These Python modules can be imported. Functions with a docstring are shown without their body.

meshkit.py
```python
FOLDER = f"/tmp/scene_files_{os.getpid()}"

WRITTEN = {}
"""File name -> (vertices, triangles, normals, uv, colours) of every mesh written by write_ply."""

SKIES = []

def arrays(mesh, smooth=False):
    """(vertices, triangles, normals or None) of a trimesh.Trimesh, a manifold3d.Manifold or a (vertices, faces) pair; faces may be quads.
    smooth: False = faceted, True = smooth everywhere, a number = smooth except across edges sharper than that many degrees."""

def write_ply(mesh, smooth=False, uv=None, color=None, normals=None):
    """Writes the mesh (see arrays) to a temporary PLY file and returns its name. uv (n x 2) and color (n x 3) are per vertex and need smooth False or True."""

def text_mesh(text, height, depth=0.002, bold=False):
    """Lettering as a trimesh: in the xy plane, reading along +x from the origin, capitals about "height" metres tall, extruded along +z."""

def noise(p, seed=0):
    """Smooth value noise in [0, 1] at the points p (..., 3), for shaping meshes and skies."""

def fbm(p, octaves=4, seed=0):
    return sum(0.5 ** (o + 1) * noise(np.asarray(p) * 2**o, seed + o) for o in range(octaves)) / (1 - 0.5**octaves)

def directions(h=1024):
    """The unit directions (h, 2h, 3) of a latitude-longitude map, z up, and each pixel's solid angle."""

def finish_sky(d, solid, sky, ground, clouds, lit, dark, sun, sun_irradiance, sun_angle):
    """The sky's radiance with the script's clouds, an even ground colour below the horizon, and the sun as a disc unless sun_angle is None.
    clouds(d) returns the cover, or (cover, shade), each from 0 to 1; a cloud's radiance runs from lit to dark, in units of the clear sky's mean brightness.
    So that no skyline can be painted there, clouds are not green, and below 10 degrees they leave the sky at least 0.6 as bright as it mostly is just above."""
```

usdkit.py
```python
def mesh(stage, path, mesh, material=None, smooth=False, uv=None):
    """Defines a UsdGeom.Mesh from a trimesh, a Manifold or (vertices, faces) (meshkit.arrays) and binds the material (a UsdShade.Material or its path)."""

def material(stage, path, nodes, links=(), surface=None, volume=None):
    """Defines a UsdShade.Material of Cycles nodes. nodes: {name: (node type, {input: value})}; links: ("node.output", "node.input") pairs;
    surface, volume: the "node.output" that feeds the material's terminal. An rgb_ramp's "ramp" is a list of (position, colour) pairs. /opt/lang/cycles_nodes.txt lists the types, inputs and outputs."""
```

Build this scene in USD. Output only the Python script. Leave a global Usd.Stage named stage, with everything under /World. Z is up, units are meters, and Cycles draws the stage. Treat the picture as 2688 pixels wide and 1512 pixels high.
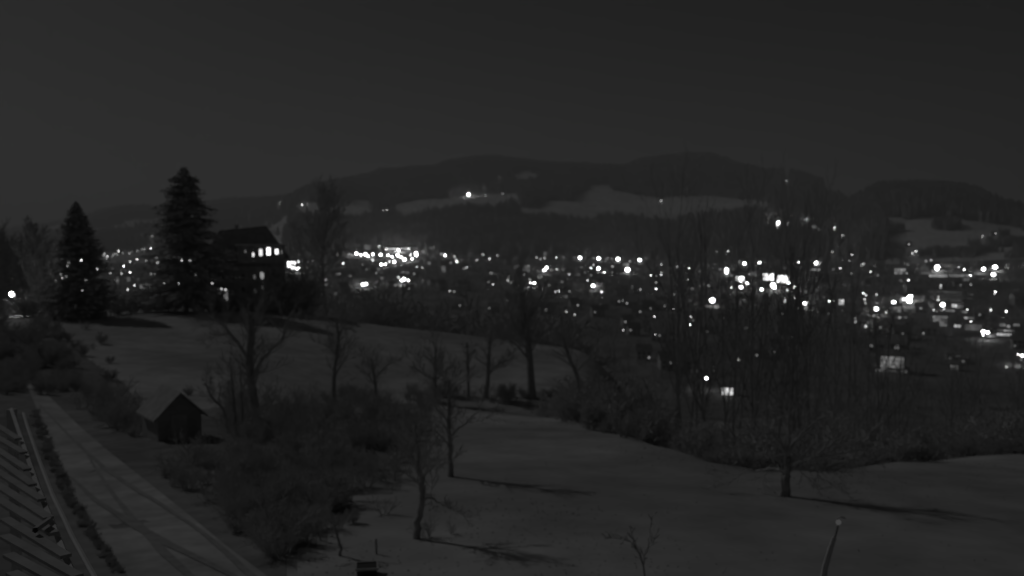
import math, random
import numpy as np, trimesh, usdkit, meshkit
from pxr import Usd, UsdGeom, UsdLux, UsdShade, Gf, Sdf, Vt
from scipy.interpolate import PchipInterpolator, RegularGridInterpolator
from scipy.spatial import cKDTree

stage = Usd.Stage.CreateInMemory()
UsdGeom.SetStageUpAxis(stage, "Z")
UsdGeom.SetStageMetersPerUnit(stage, 1.0)
UsdGeom.Xform.Define(stage, "/World")
UsdGeom.Scope.Define(stage, "/World/Looks")

# ------------------------------------------------------------------ camera
CZ = 95.0                                   # height of the lens over the datum (valley floor about 12)
FPX, PITCH = 2582.0, math.atan(166 / 2582.0)  # focal length in pixels of the 2688-wide photograph
cam = UsdGeom.Camera.Define(stage, "/World/camera")
cam.CreateHorizontalApertureAttr(36.0)
cam.CreateVerticalApertureAttr(36.0 * 9 / 16)
cam.CreateFocalLengthAttr(36.0 * FPX / 2688)
cam.CreateClippingRangeAttr(Gf.Vec2f(0.1, 60000))
cam.CreateFStopAttr(2.15)
cam.CreateFocusDistanceAttr(5.2)
cam.AddTranslateOp().Set(Gf.Vec3d(0, 0, CZ))
cam.AddRotateXOp().Set(90 - math.degrees(PITCH))

# ------------------------------------------------------------------ moonlit sky and moon
SUN_AZ, SUN_EL = math.radians(-50), math.radians(34)     # azimuth = atan2(x, y)
MOON, SKY, GLOW = 0.056, 0.00175, 0.0085     # GLOW: the low dome of light over the towns
usdkit.material(stage, "/World/Looks/night_sky", {
    "s": ("sky_texture", {"sky_type": "single_scattering", "sun_disc": False, "sun_elevation": SUN_EL, "sun_rotation": SUN_AZ,
                          "altitude": 700.0, "air_density": 1.0, "aerosol_density": 3.0, "ozone_density": 1.0}),
    "bw": ("rgb_to_bw", {}),                             # the camera is a monochrome night camera
    "tc": ("texture_coordinate", {}), "z": ("separate_xyz", {}),
    "k": ("math", {"math_type": "multiply", "value2": -8.0}), "ex": ("math", {"math_type": "exponent"}), "gl": ("math", {"math_type": "multiply_add", "value2": GLOW / SKY, "value3": 0.0011 / SKY}),
    "m": ("math", {"math_type": "add"}), "zc": ("math", {"math_type": "maximum", "value2": 0.0}),
    "vo": ("voronoi_texture", {"scale": 45.0}), "st": ("math", {"math_type": "less_than", "value2": 0.016}), "vc": ("separate_color", {}), "pick": ("math", {"math_type": "greater_than", "value2": 0.94}),
    "s1": ("math", {"math_type": "multiply"}), "s2": ("math", {"math_type": "multiply_add", "value2": 0.16 / SKY}),
    "b": ("background_shader", {"strength": SKY})},
    [("s.color", "bw.color"), ("bw.val", "m.value1"), ("tc.generated", "z.vector"), ("z.z", "zc.value1"), ("zc.value", "k.value1"), ("k.value", "ex.value1"), ("ex.value", "gl.value1"), ("gl.value", "m.value2"), ("tc.generated", "vo.vector"), ("vo.distance", "st.value1"), ("vo.color", "vc.color"), ("vc.r", "pick.value1"), ("st.value", "s1.value1"), ("pick.value", "s1.value2"), ("s1.value", "s2.value1"), ("m.value", "s2.value3"), ("s2.value", "b.color")], surface="b.background")
dome = UsdLux.DomeLight.Define(stage, "/World/sky")
dome.CreateIntensityAttr(1.0)
UsdShade.MaterialBindingAPI.Apply(dome.GetPrim()).Bind(UsdShade.Material.Get(stage, "/World/Looks/night_sky"))
dome.GetPrim().SetCustomDataByKey("kind", "structure")
moon = UsdLux.DistantLight.Define(stage, "/World/moon")
moon.CreateIntensityAttr(MOON)
moon.CreateNormalizeAttr(True)
moon.CreateAngleAttr(1.2)
moon.CreateColorAttr(Gf.Vec3f(1, 1, 1))
moon.AddRotateXYZOp().Set(Gf.Vec3f(90 - math.degrees(SUN_EL), 0, 180 - math.degrees(SUN_AZ)))

# ------------------------------------------------------------------ helpers
_used = {}
def numbered(name, parent="/World"):
    k = (parent, name)
    n = _used.get(k, 0); _used[k] = n + 1
    return f"{parent}/{name}" if n == 0 else f"{parent}/{name}_{n:03d}"

def tag(prim, label=None, cat=None, group=None, kind=None):
    for k, v in (("label", label), ("category", cat), ("group", group), ("kind", kind)):
        if v: prim.SetCustomDataByKey(k, v)
    return prim

def thing(name, label, cat, loc=(0, 0, 0), rotz=0.0, group=None, scale=None, kind=None):
    x = UsdGeom.Xform.Define(stage, numbered(name))
    x.AddTranslateOp().Set(Gf.Vec3d(*map(float, loc)))
    x.AddRotateZOp().Set(float(math.degrees(rotz)))
    if scale is not None: x.AddScaleOp().Set(Gf.Vec3f(*([float(scale)] * 3 if np.ndim(scale) == 0 else map(float, scale))))
    return tag(x.GetPrim(), label, cat, group, kind)

def part(name, mesh, mat, parent, smooth=False, label=None):
    m = usdkit.mesh(stage, numbered(name, str(parent.GetPath())), mesh, mat, smooth=smooth)
    if label: m.GetPrim().SetCustomDataByKey("label", label)
    return m.GetPrim()

def top(name, mesh, mat, label=None, cat=None, group=None, kind=None, smooth=False):
    m = usdkit.mesh(stage, numbered(name), mesh, mat, smooth=smooth)
    return tag(m.GetPrim(), label, cat, group, kind)

def copy_of(src, name, label, cat, loc, rotz=0.0, group=None, scale=None):
    t = thing(name, label, cat, loc, rotz, group, scale)
    t.GetReferences().AddInternalReference(src.GetPath())
    t.SetInstanceable(True)
    return t

def klass(name):
    """A class prim that copies reference."""
    stage.CreateClassPrim("/_proto_" + name)
    return stage.GetPrimAtPath("/_proto_" + name)

def box(x0, x1, y0, y1, z0, z1):
    m = trimesh.creation.box([x1 - x0, y1 - y0, z1 - z0]); m.apply_translation([(x0 + x1) / 2, (y0 + y1) / 2, (z0 + z1) / 2]); return m
cat_ = trimesh.util.concatenate

def tube(pts, radii, n=5, cap=True):
    """A tapered tube through the points: vertices, faces."""
    pts = np.asarray(pts, float); k = len(pts)
    radii = np.broadcast_to(np.asarray(radii, float), (k,))
    t = np.gradient(pts, axis=0); t /= np.maximum(np.linalg.norm(t, axis=1, keepdims=True), 1e-9)
    ref = np.array([0.31, 0.17, 1.0]) if abs(t[0, 2]) < 0.85 else np.array([1.0, 0.2, 0.1])
    a = np.cross(t, ref); a /= np.maximum(np.linalg.norm(a, axis=1, keepdims=True), 1e-9)
    b = np.cross(t, a)
    ang = np.arange(n) * 2 * math.pi / n
    v = pts[:, None] + radii[:, None, None] * (np.cos(ang)[None, :, None] * a[:, None] + np.sin(ang)[None, :, None] * b[:, None])
    v = v.reshape(-1, 3)
    i = np.arange(k - 1)[:, None] * n; j = np.arange(n)[None]; j2 = (j + 1) % n
    q = np.stack([i + j, i + j2, i + n + j2, i + n + j], -1).reshape(-1, 4)
    f = np.vstack([q[:, [0, 1, 2]], q[:, [0, 2, 3]]])
    if cap:
        c = len(v); v = np.vstack([v, pts[-1] + t[-1] * radii[-1]])
        f = np.vstack([f, np.stack([(k - 1) * n + np.arange(n), (k - 1) * n + (np.arange(n) + 1) % n, np.full(n, c)], 1)])
    return v, f

class MB:
    def __init__(s): s.v, s.f, s.n = [], [], 0
    def add(s, v, f):
        s.v.append(np.asarray(v, float)); s.f.append(np.asarray(f) + s.n); s.n += len(v)
    def tube(s, pts, r, n=5): s.add(*tube(pts, r, n))
    def mesh(s): return np.vstack(s.v), np.vstack(s.f)

# pixel (u, v) of the photograph <-> world, used only to measure where things stand
cp, sp = math.cos(PITCH), math.sin(PITCH)
def ray(u, v):
    a, b = (np.asarray(u, float) - 1344) / FPX, -(np.asarray(v, float) - 756) / FPX
    return np.stack([a, cp + b * sp, -sp + b * cp], -1)
def P(u, v, d):
    r = ray(u, v); return np.array([0, 0, CZ]) + r * (np.asarray(d, float) / np.hypot(r[..., 0], r[..., 1]))[..., None]
def proj(p):
    p = np.asarray(p, float) - [0, 0, CZ]
    f = p[..., 1] * cp - p[..., 2] * sp; up = p[..., 1] * sp + p[..., 2] * cp
    f = np.where(f > 1e-3, f, np.nan)
    return 1344 + FPX * p[..., 0] / f, 756 - FPX * up / f
def slope(u, v):
    r = ray(u, v); return r[..., 2] / np.hypot(r[..., 0], r[..., 1])
def azu(u, v=800):
    r = ray(u, v); return float(np.arctan2(r[0], r[1]))

# ------------------------------------------------------------------ materials (monochrome: a night camera sees near infrared, where plants and wood are pale)
def surf(name, base, var=0.15, scale=1.0, rough=0.9, detail=5, spec=0.2, bump=0.0, scale2=None):
    lo, hi = base * (1 - var), base * (1 + var)
    nodes = {"g": ("geometry", {}), "n": ("noise_texture", {"scale": float(scale), "detail": float(detail), "roughness": 0.6}),
             "r": ("rgb_ramp", {"ramp": [(0.3, (lo,) * 3), (0.7, (hi,) * 3)]}),
             "p": ("principled_bsdf", {"roughness": rough, "specular_ior_level": spec})}
    links = [("g.position", "n.vector"), ("n.fac", "r.fac")]
    if scale2:
        nodes["n2"] = ("noise_texture", {"scale": float(scale2), "detail": 3.0, "roughness": 0.55})
        nodes["r2"] = ("rgb_ramp", {"ramp": [(0.35, (1 - var,) * 3), (0.65, (1 + var,) * 3)]})
        nodes["mx"] = ("mix_color", {"blend_type": "multiply", "fac": 1.0})
        links += [("g.position", "n2.vector"), ("n2.fac", "r2.fac"), ("r.color", "mx.a"), ("r2.color", "mx.b"), ("mx.result", "p.base_color")]
    else:
        links += [("r.color", "p.base_color")]
    if bump:
        nodes["b"] = ("bump", {"strength": bump, "distance": 0.3}); links += [("n.fac", "b.height"), ("b.normal", "p.normal")]
    return usdkit.material(stage, "/World/Looks/" + name, nodes, links, surface="p.BSDF")

M = {}
M["meadow"] = surf("winter_meadow", 0.46, 0.20, 0.35, scale2=0.06)
M["valley"] = surf("valley_ground", 0.25, 0.25, 0.06, scale2=0.012)
M["hill"] = surf("hill_meadow", 0.74, 0.12, 0.02, scale2=0.004)
M["shed"] = surf("weathered_shed", 0.42, 0.2, 2.0)
M["litter"] = surf("leaf_litter", 0.24, 0.25, 0.8, scale2=0.1)
M["bark"] = surf("bark", 0.42, 0.25, 3.0)
M["twig"] = surf("twigs", 0.60, 0.2, 1.0)
M["needle"] = surf("needles", 0.68, 0.25, 1.2)
M["farwood"] = surf("far_wood", 0.35, 0.25, 0.02)
M["roof"] = surf("dark_roof", 0.42, 0.2, 0.6)
M["timber"] = surf("dark_timber", 0.55, 0.2, 0.8)
M["plaster"] = surf("plaster", 0.6, 0.1, 0.4)
M["greywall"] = surf("grey_wall", 0.6, 0.15, 0.3)
M["metal"] = surf("grey_metal", 0.25, 0.1, 2.0, rough=0.5)
M["drive"] = surf("gravel_drive", 0.47, 0.2, 1.2, scale2=0.25)
M["dark_strip"] = surf("dark_strip_look", 0.34, 0.2, 2.0, rough=0.8)
M["board"] = surf("grey_board", 0.42, 0.15, 3.0)
M["pale"] = surf("pale_paint", 0.6, 0.08, 3.0)
M["pane"] = surf("dark_pane", 0.06, 0.1, 1.0, rough=0.15, spec=0.5)
_em = {}
def glow(L, var=0.0):
    """Material of a lamp, a lit pane or an added glow; the strength is kept to steps of a quarter."""
    k = (round(math.log(max(L, 1e-3)) / math.log(1.25)), bool(var))
    if k not in _em:
        s = 1.25 ** k[0]; nm = f"/World/Looks/light_{len(_em):03d}"
        if var:
            _em[k] = usdkit.material(stage, nm, {"g": ("geometry", {}), "n": ("noise_texture", {"scale": 0.35, "detail": 3.0}),
                "r": ("map_range", {"from_min": 0.3, "from_max": 0.7, "to_min": 0.45 * s, "to_max": 1.5 * s, "clamp": True}),
                "e": ("emission", {"color": (1, 1, 1)})}, [("g.position", "n.vector"), ("n.fac", "r.value"), ("r.result", "e.strength")], surface="e.emission")
        else:
            _em[k] = usdkit.material(stage, nm, {"e": ("emission", {"color": (1, 1, 1), "strength": s})}, surface="e.emission")
    return _em[k]

# ------------------------------------------------------------------ the land
# one column of (distance, height) per azimuth; a height given as ("v", y) is where the ground meets row y of the photograph
U = [-900, -300, 0, 300, 600, 800, 950, 1100, 1300, 1500, 1700, 1900, 2100, 2300, 2500, 2688, 3000, 3600]
SKYL = [(-900, 600), (-300, 600), (0, 606), (120, 596), (200, 578), (280, 556), (345, 543), (420, 550), (520, 540), (600, 532), (660, 524), (720, 514), (780, 506), (830, 494),
        (880, 482), (930, 473), (972, 466), (992, 450), (1060, 446), (1084, 438), (1145, 436), (1168, 420), (1220, 414), (1290, 413), (1380, 419), (1450, 425), (1560, 437), (1640, 437), (1664, 421),
        (1690, 418), (1780, 412), (1890, 415), (1915, 430), (1985, 441), (2000, 448), (2080, 456), (2130, 469), (2200, 480), (2260, 486), (2310, 490), (2400, 505), (2688, 520), (3000, 520), (3600, 540)]
sk_u, sk_v = np.array(SKYL, float).T
# the wooded dome at the right stands nearer than the long ridge
DOME = [(2190, 560), (2230, 520), (2290, 494), (2340, 483), (2400, 478), (2460, 481), (2520, 494), (2570, 511), (2620, 526), (2688, 546), (2800, 575), (3000, 600)]
dm_u, dm_v = np.array(DOME, float).T

H0, S0 = 6.5, 0.10
def sm(x, a, b):
    t = np.clip((x - a) / (b - a), 0, 1); return t * t * (3 - 2 * t)
def pch(n):
    n = sorted(n); m = [n[0]]
    for q in n[1:]:
        if q[0] > m[-1][0] + 1.0: m.append(q)
    return PchipInterpolator([math.log(x[0] + 12) for x in m], [x[1] for x in m])
def column(u):
    f = lambda xs, ys: float(np.interp(u, xs, ys))
    near = [(0.5, -H0), (8, -H0 - 8 * S0), (18, -H0 - 18 * S0), (30, -H0 - 30 * S0)]
    # left: the garden slope runs on to a hollow, then the far meadow rises to its crest
    vc = f([-900, 0, 300, 440, 600, 700, 850, 950, 1050, 1250, 1400, 1550, 1800], [840, 838, 830, 821, 822, 824, 832, 851, 866, 887, 904, 922, 965])
    dc = f([0, 900, 1450, 1960], [212, 206, 180, 165]); zc = dc * float(slope(u, vc))
    ze = f([0, 600, 1000, 1400], [-15.0, -16.5, -19.0, -17.5]); de = f([0, 600, 1000, 1400], [100, 100, 106, 88])
    k = f([0, 600, 1000], [0, 0.4, 1])
    L = near + [(50, -H0 - 50 * S0), (de, ze), (de + 22, ze - f([0, 600, 1000, 1400], [1.5, 2.2, 4.2, 6.0])), (dc - 45, 0.55 * zc + 0.45 * (ze - f([0, 600, 1000, 1400], [1.5, 2.2, 4.2, 6.0]))), (dc, zc),
                (dc + 24, zc - f([0, 700, 900, 1450], [1.2, 1.5, 4, 7])), (dc + 80, zc - f([0, 700, 900, 1450], [14, 16, 22, 26])), (430, -76), (560, -83), (900, -83)]
    # right: the lawn ends at an edge and a wooded slope falls to the town
    ev = f([0, 1150, 1300, 1500, 1700, 1900, 2050, 2250, 2450, 2688, 3600], [1046, 1046, 1056, 1112, 1167, 1221, 1238, 1226, 1203, 1190, 1190])
    t = -float(slope(u, ev)); dr = min(H0 / max(t - S0, 0.03), 95)
    zr = -H0 - dr * S0
    R = near + [(dr * 0.9, -H0 - dr * 0.9 * S0), (dr, zr - 0.1), (dr + 22, zr - 7.5), (dr + 70, zr - 25), (dr + 140, zr - 43), (430, -78), (560, -83), (900, -83)]
    R = [x for x in R if x[0] > 0]; R.sort()
    if u < 1500: n = L
    elif u > 1960: n = R
    else:
        kk = float(sm(u, 1500, 1960)); d_ = np.unique(np.array([x[0] for x in L] + [x[0] for x in R]))
        g = lambda q: pch(q)(np.log(d_ + 12))
        n = list(zip(d_, (1 - kk) * g(L) + kk * g(R)))
    n = list(n)
    sv = f(sk_u, sk_v)
    tr = 22.0
    def leftfar():
        D = f([-900, 0, 350, 600, 800, 1000], [6500, 6500, 6000, 4800, 4000, 3600])
        zr = D * float(slope(u, sv)) - 8
        return [(2200, -80), (f([-900, 300, 600, 700], [3600, 3000, 2300, 2150]), -74), (0.55 * D + 900, -74 + 0.42 * (zr + 74)), (D, zr), (D * 1.15, zr - 60), (D * 1.6, zr - 200), (14000, -250)]
    def mainfar():
        v1 = f([700, 800, 1000, 1300, 1700, 2000, 2300, 2688], [660, 668, 668, 676, 680, 690, 700, 700])
        v2 = f([700, 800, 900, 1050, 1250, 1400, 1600, 1800, 1960, 2100, 2300], [600, 560, 556, 556, 553, 560, 565, 560, 558, 566, 575])
        v3 = f([700, 800, 900, 1000, 1100, 1250, 1340, 1500, 1600, 1750, 1960, 2100, 2300], [545, 523, 520, 536, 526, 514, 512, 500, 500, 514, 517, 530, 550])
        D = f([700, 900, 1500, 2300], [4000, 3600, 3500, 3300]); zr = D * float(slope(u, sv)) - tr; z3 = 2900 * float(slope(u, v3))
        return [(1500, -77), (2150, 2150 * float(slope(u, v1))), (2450, 2450 * float(slope(u, v2))), (2900, z3), (0.5 * (2900 + D), 0.52 * z3 + 0.48 * zr + 14), (D, zr), (D * 1.12, zr - 40), (D * 1.5, zr - 190), (14000, -250)]
    def domefar():
        dv = f(dm_u, dm_v); zd = 2750 * float(slope(u, dv)) - 20; b = f([2200, 2300, 2420, 2520, 2688, 3000], [590, 572, 567, 574, 592, 610])
        return [(1500, -72), (1750, 1750 * float(slope(u, f([2200, 2688], [690, 665])))), (2250, 2250 * float(slope(u, b + 6))), (2420, 0.62 * 2250 * float(slope(u, b)) + 0.38 * zd + 8), (2750, zd), (3000, zd - 8), (3300, zd - 60), (4800, -80), (14000, -250)]
    def mixp(A, B, k):
        d_ = np.unique(np.array([x[0] for x in A] + [x[0] for x in B])); g = lambda q: pch(q)(np.log(d_ + 12))
        return list(zip(d_, (1 - k) * g(n + A)[:] + k * g(n + B)[:])) if k > 0 else A
    if u <= 640: far = leftfar()
    elif u < 860: far = mixp(leftfar(), mainfar(), float(sm(u, 640, 860)))
    elif u <= 2150: far = mainfar()
    elif u < 2290: far = mixp(mainfar(), domefar(), float(sm(u, 2150, 2290)))
    else: far = domefar()
    n = n + [x for x in far if x[0] > 900]
    n.sort()
    return n

UU = np.unique(np.concatenate([np.array([-900, -300], float), np.arange(-120, 2810, 20), np.array([3000, 3300, 3600], float)]))
AZ = np.array([azu(u) for u in UU])
RING = np.unique(np.concatenate([np.geomspace(0.5, 60, 40), np.geomspace(60, 460, 110), np.geomspace(460, 2100, 50), np.geomspace(2100, 3900, 90), np.geomspace(3900, 14000, 46)]))
TAB = []
for u in UU:
    TAB.append(pch(column(u))(np.log(RING + 12)))
TAB = np.array(TAB)
ker = np.array([1, 2, 1.0]) / 4
for _ in range(2):
    t_ = ker[0] * TAB[:-2] + ker[1] * TAB[1:-1] + ker[2] * TAB[2:]
    k_ = np.clip((RING - 2300) / 600, 0, 1) * .9; TAB[1:-1] = t_ * (1 - k_) + TAB[1:-1] * k_
_rg = RegularGridInterpolator((AZ, np.log(RING + 12)), TAB, bounds_error=False, fill_value=None)
def ground(x, y):
    x, y = np.asarray(x, float), np.asarray(y, float)
    d = np.hypot(x, y); az = np.clip(np.arctan2(x, y), AZ[0], AZ[-1])
    z = _rg(np.stack([az, np.log(np.clip(d, 0.5, 14000) + 12)], -1))
    p = np.stack([x, y, 0 * x], -1)
    amp = np.interp(d, [0, 20, 250, 2000, 3000], [0.05, 0.25, 0.5, 1.2, 6.0])
    sc = np.interp(d, [0, 250, 2000], [0.12, 0.05, 0.006])
    lo = meshkit.fbm(p * 0.10, 3, 5) - 0.5
    mid = meshkit.fbm(p * 0.03, 3, 9) - 0.5
    far = meshkit.fbm(p * 0.006, 4, 13) - 0.5
    w1 = np.clip(1 - d / 120, 0, 1); w3 = np.clip((d - 1500) / 1200, 0, 1); w2 = np.clip(d / 120, 0, 1) * (1 - w3)
    return CZ + z + 0.35 * lo * w1 * np.clip(d / 15, 0, 1) + 0.9 * mid * w2 + 13 * far * w3
def hit(u, v, lift=0.0, dmin=8.0, dmax=9000.0):
    """Where the line of sight through (u, v) meets the land raised by lift."""
    ds = np.geomspace(dmin, dmax, 700)
    p = P(np.full(700, u), np.full(700, v), ds)
    h = p[:, 2] - (ground(p[:, 0], p[:, 1]) + lift)
    i = np.nonzero(h <= 0)[0]
    if not len(i): return None
    i = i[0]
    if i == 0: return p[0]
    t = h[i - 1] / (h[i - 1] - h[i]); return p[i - 1] + t * (p[i] - p[i - 1])

az_g = np.unique(np.concatenate([np.radians(np.arange(-180, -60, 6)), np.radians(np.arange(-60, -32, 1.5)), np.radians(np.arange(-32, 32, 0.11)), np.radians(np.arange(32, 60, 1.5)), np.radians(np.arange(60, 180.1, 6))]))
A2, R2 = np.meshgrid(az_g, RING, indexing="ij")
GX, GY = R2 * np.sin(A2), R2 * np.cos(A2)
GZ = ground(GX, GY)
gv = np.stack([GX, GY, GZ], -1)
na, nr = A2.shape
def sheet(j0, j1, i0=0, i1=None):
    i1 = na - 1 if i1 is None else i1
    v = gv[i0:i1 + 1, j0:j1 + 1].reshape(-1, 3); m = j1 - j0 + 1
    i, j = np.meshgrid(np.arange(i1 - i0), np.arange(m - 1), indexing="ij")
    a = (i * m + j).ravel(); q = np.stack([a, a + m, a + m + 1, a + 1], 1)
    f = np.vstack([q[:, [0, 3, 2]], q[:, [0, 2, 1]]])
    return v, f
j1, j2 = int(np.searchsorted(RING, 262)), int(np.searchsorted(RING, 2160))
top("meadow", sheet(0, j1), M["meadow"], kind="structure", smooth=True)
j3, ia = int(np.searchsorted(RING, 1690)), int(np.searchsorted(az_g, azu(2320)))
top("valley_floor", cat_([trimesh.Trimesh(*sheet(j1, j2, 0, ia), process=False), trimesh.Trimesh(*sheet(j1, j3, ia), process=False)]), M["valley"], kind="structure", smooth=True)
top("hill_meadow", sheet(j3, j2, ia), M["hill"], kind="structure", smooth=True)
top("hills", sheet(j2, nr - 1), M["hill"], kind="structure", smooth=True)

def pixels_inside(poly, x, y):
    poly = np.asarray(poly, float); r = np.zeros(np.shape(x), bool); n = len(poly)
    for i in range(n):
        (x1, y1), (x2, y2) = poly[i], poly[(i + 1) % n]
        if y1 != y2: r ^= ((y1 > y) != (y2 > y)) & (x < (x2 - x1) * (y - y1) / (y2 - y1) + x1)
    return r
EDGE_U, EDGE_V = [1330, 1500, 1700, 1900, 2050, 2250, 2450, 2688, 2900], [1062, 1112, 1167, 1221, 1238, 1226, 1203, 1190, 1190]
def ground_patch(name, keep, lift):
    """A thin cover of another kind of ground where keep(x, y, d, u, v) holds."""
    v, f = sheet(0, j1); c = v[f].mean(1); pu, pv = proj(c); d = np.hypot(c[:, 0], c[:, 1]); wob = 22 * (meshkit.fbm(c * [0.09, 0.09, 0], 3, 41) - 0.5)
    ok = keep(c[:, 0], c[:, 1], d, np.nan_to_num(pu, nan=-9e3) + wob, np.nan_to_num(pv, nan=-9e3) + wob * .6); f = f[ok]
    used, inv = np.unique(f.ravel(), return_inverse=True)
    return top(name, (v[used] + [0, 0, lift], inv.reshape(-1, 3)), M["litter"], kind="structure", smooth=True)
# ------------------------------------------------------------------ lights of the valley, as read off the photograph: x y size level, per detail view
def tile(s, x0, y0, k):
    out = []
    for e in s.replace("\n", " ").split(";"):
        q = e.split()
        if len(q) < 4: continue
        w, h = (q[2].split("x") + [q[2]])[:2]
        out.append((x0 + float(q[0]) / k, y0 + float(q[1]) / k, float(w) / k, float(h) / k, float(q[3])))
    return out
K = 7.36
LAMPS = tile("""625 350 35 90;620 490 50 220;890 475 50 150;740 595 35 90;800 495 40 60;590 640 80 250;620 610 60 230;515 1015 50 130;560 1030 35 110;628 1030 62 255;675 1070 35 90;742 1010 40 140;780 940 50 170;
828 998 35 90;955 885 35 120;990 940 50 80;940 975 30 70;1045 965 30 60;1145 845 40 110;1145 940 45 60;1480 525 50 240;1365 360 40 70;1540 350 30 120;1585 355 30 120;1620 350 30 110;1660 365 40 140;1733 335 75 255;
1820 360 58 255;1910 350 90 255;1960 385 62 255;2050 350 65 255;2048 462 50 230;2125 465 30 80;2205 360 75 255;2350 370 65 255;2425 398 60 255;2530 370 80 255;2372 492 50 220;2465 495 75 255;2215 548 70 255;2295 540 58 255;
2315 248 60 200;2545 265 70 255;2172 195 40 200;2225 455 40 60;1855 550 40 100;1930 640 40 60;1405 730 40 70;1570 770 50 80;1630 700 40 60;1860 935 80 255;1915 925 80 255;2075 980 50 110;2120 975 50 120;1780 185 30 50;1065 745 30 50;2545 800 40 200""", 700, 620, K)
LAMPS += tile("""85 450 95 255;30 410 65 255;310 330 85 255;315 365 85 255;205 362 55 240;235 435 55 250;440 295 40 130;170 238 50 220;875 370 60 255;1050 395 35 170;1080 450 50 160;1100 495 70 240;1180 460 60 90;1270 440 50 60;980 515 50 80;
330 590 50 170;425 610 50 130;1605 360 50 150;1485 465 50 150;1730 440 60 180;1885 375 50 90;1290 605 50 150;1235 630 40 80;2105 795 60 150;2085 855 60 140;2145 885 60 90;1795 865 40 90;1795 930 70 150;1710 885 50 70;2280 930 60 110;
965 1060 70 120;1045 1070 50 80;2460 545 60 140;2400 740 40 80;2520 900 60 240;2515 835 50 130;2480 1000 70 150;2325 1120 80 230;2090 1235 60 80;1155 1340 60 60;1725 1390 50 60;75 830 90 255;30 855 65 255;160 860 75 255;28 955 60 230""", 1050, 620, K)
LAMPS += tile("""60 415 50 130;140 440 50 110;215 425 60 110;440 415 55 170;540 415 30 60;585 415 30 70;903 418 90 255;1263 430 90 255;1637 443 98 255;2053 460 85 255;255 610 75 255;215 655 70 255;345 650 60 100;455 640 60 160;575 650 35 70;
95 790 40 100;145 790 40 110;20 905 65 250;690 735 60 150;1120 615 70 240;1165 555 40 150;1258 625 90 255;1370 700 75 220;1530 585 55 120;1525 700 50 60;1820 650 120 255;1865 490 35 110;2475 548 55 130;2275 760 70 210;2465 750 80 160;
2480 705 55 120;2370 895 55 110;2370 1020 80 180;1050 855 65 170;1155 958 90 255;1320 1078 70 220;1385 1248 55 110;310 950 50 70;555 880 50 70;420 1075 60 140;498 1060 70 170;680 995 75 170;700 1065 50 70;1705 1140 55 75;1790 1135 50 60;
1720 1245 70 90;860 1335 50 90;240 1415 50 70;640 1440 55 110;2490 1340 40 80;2265 1395 50 60;1295 1330 45 55;995 700 40 60;930 600 50 60;2070 1030 60 90""", 1400, 620, K)
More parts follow.
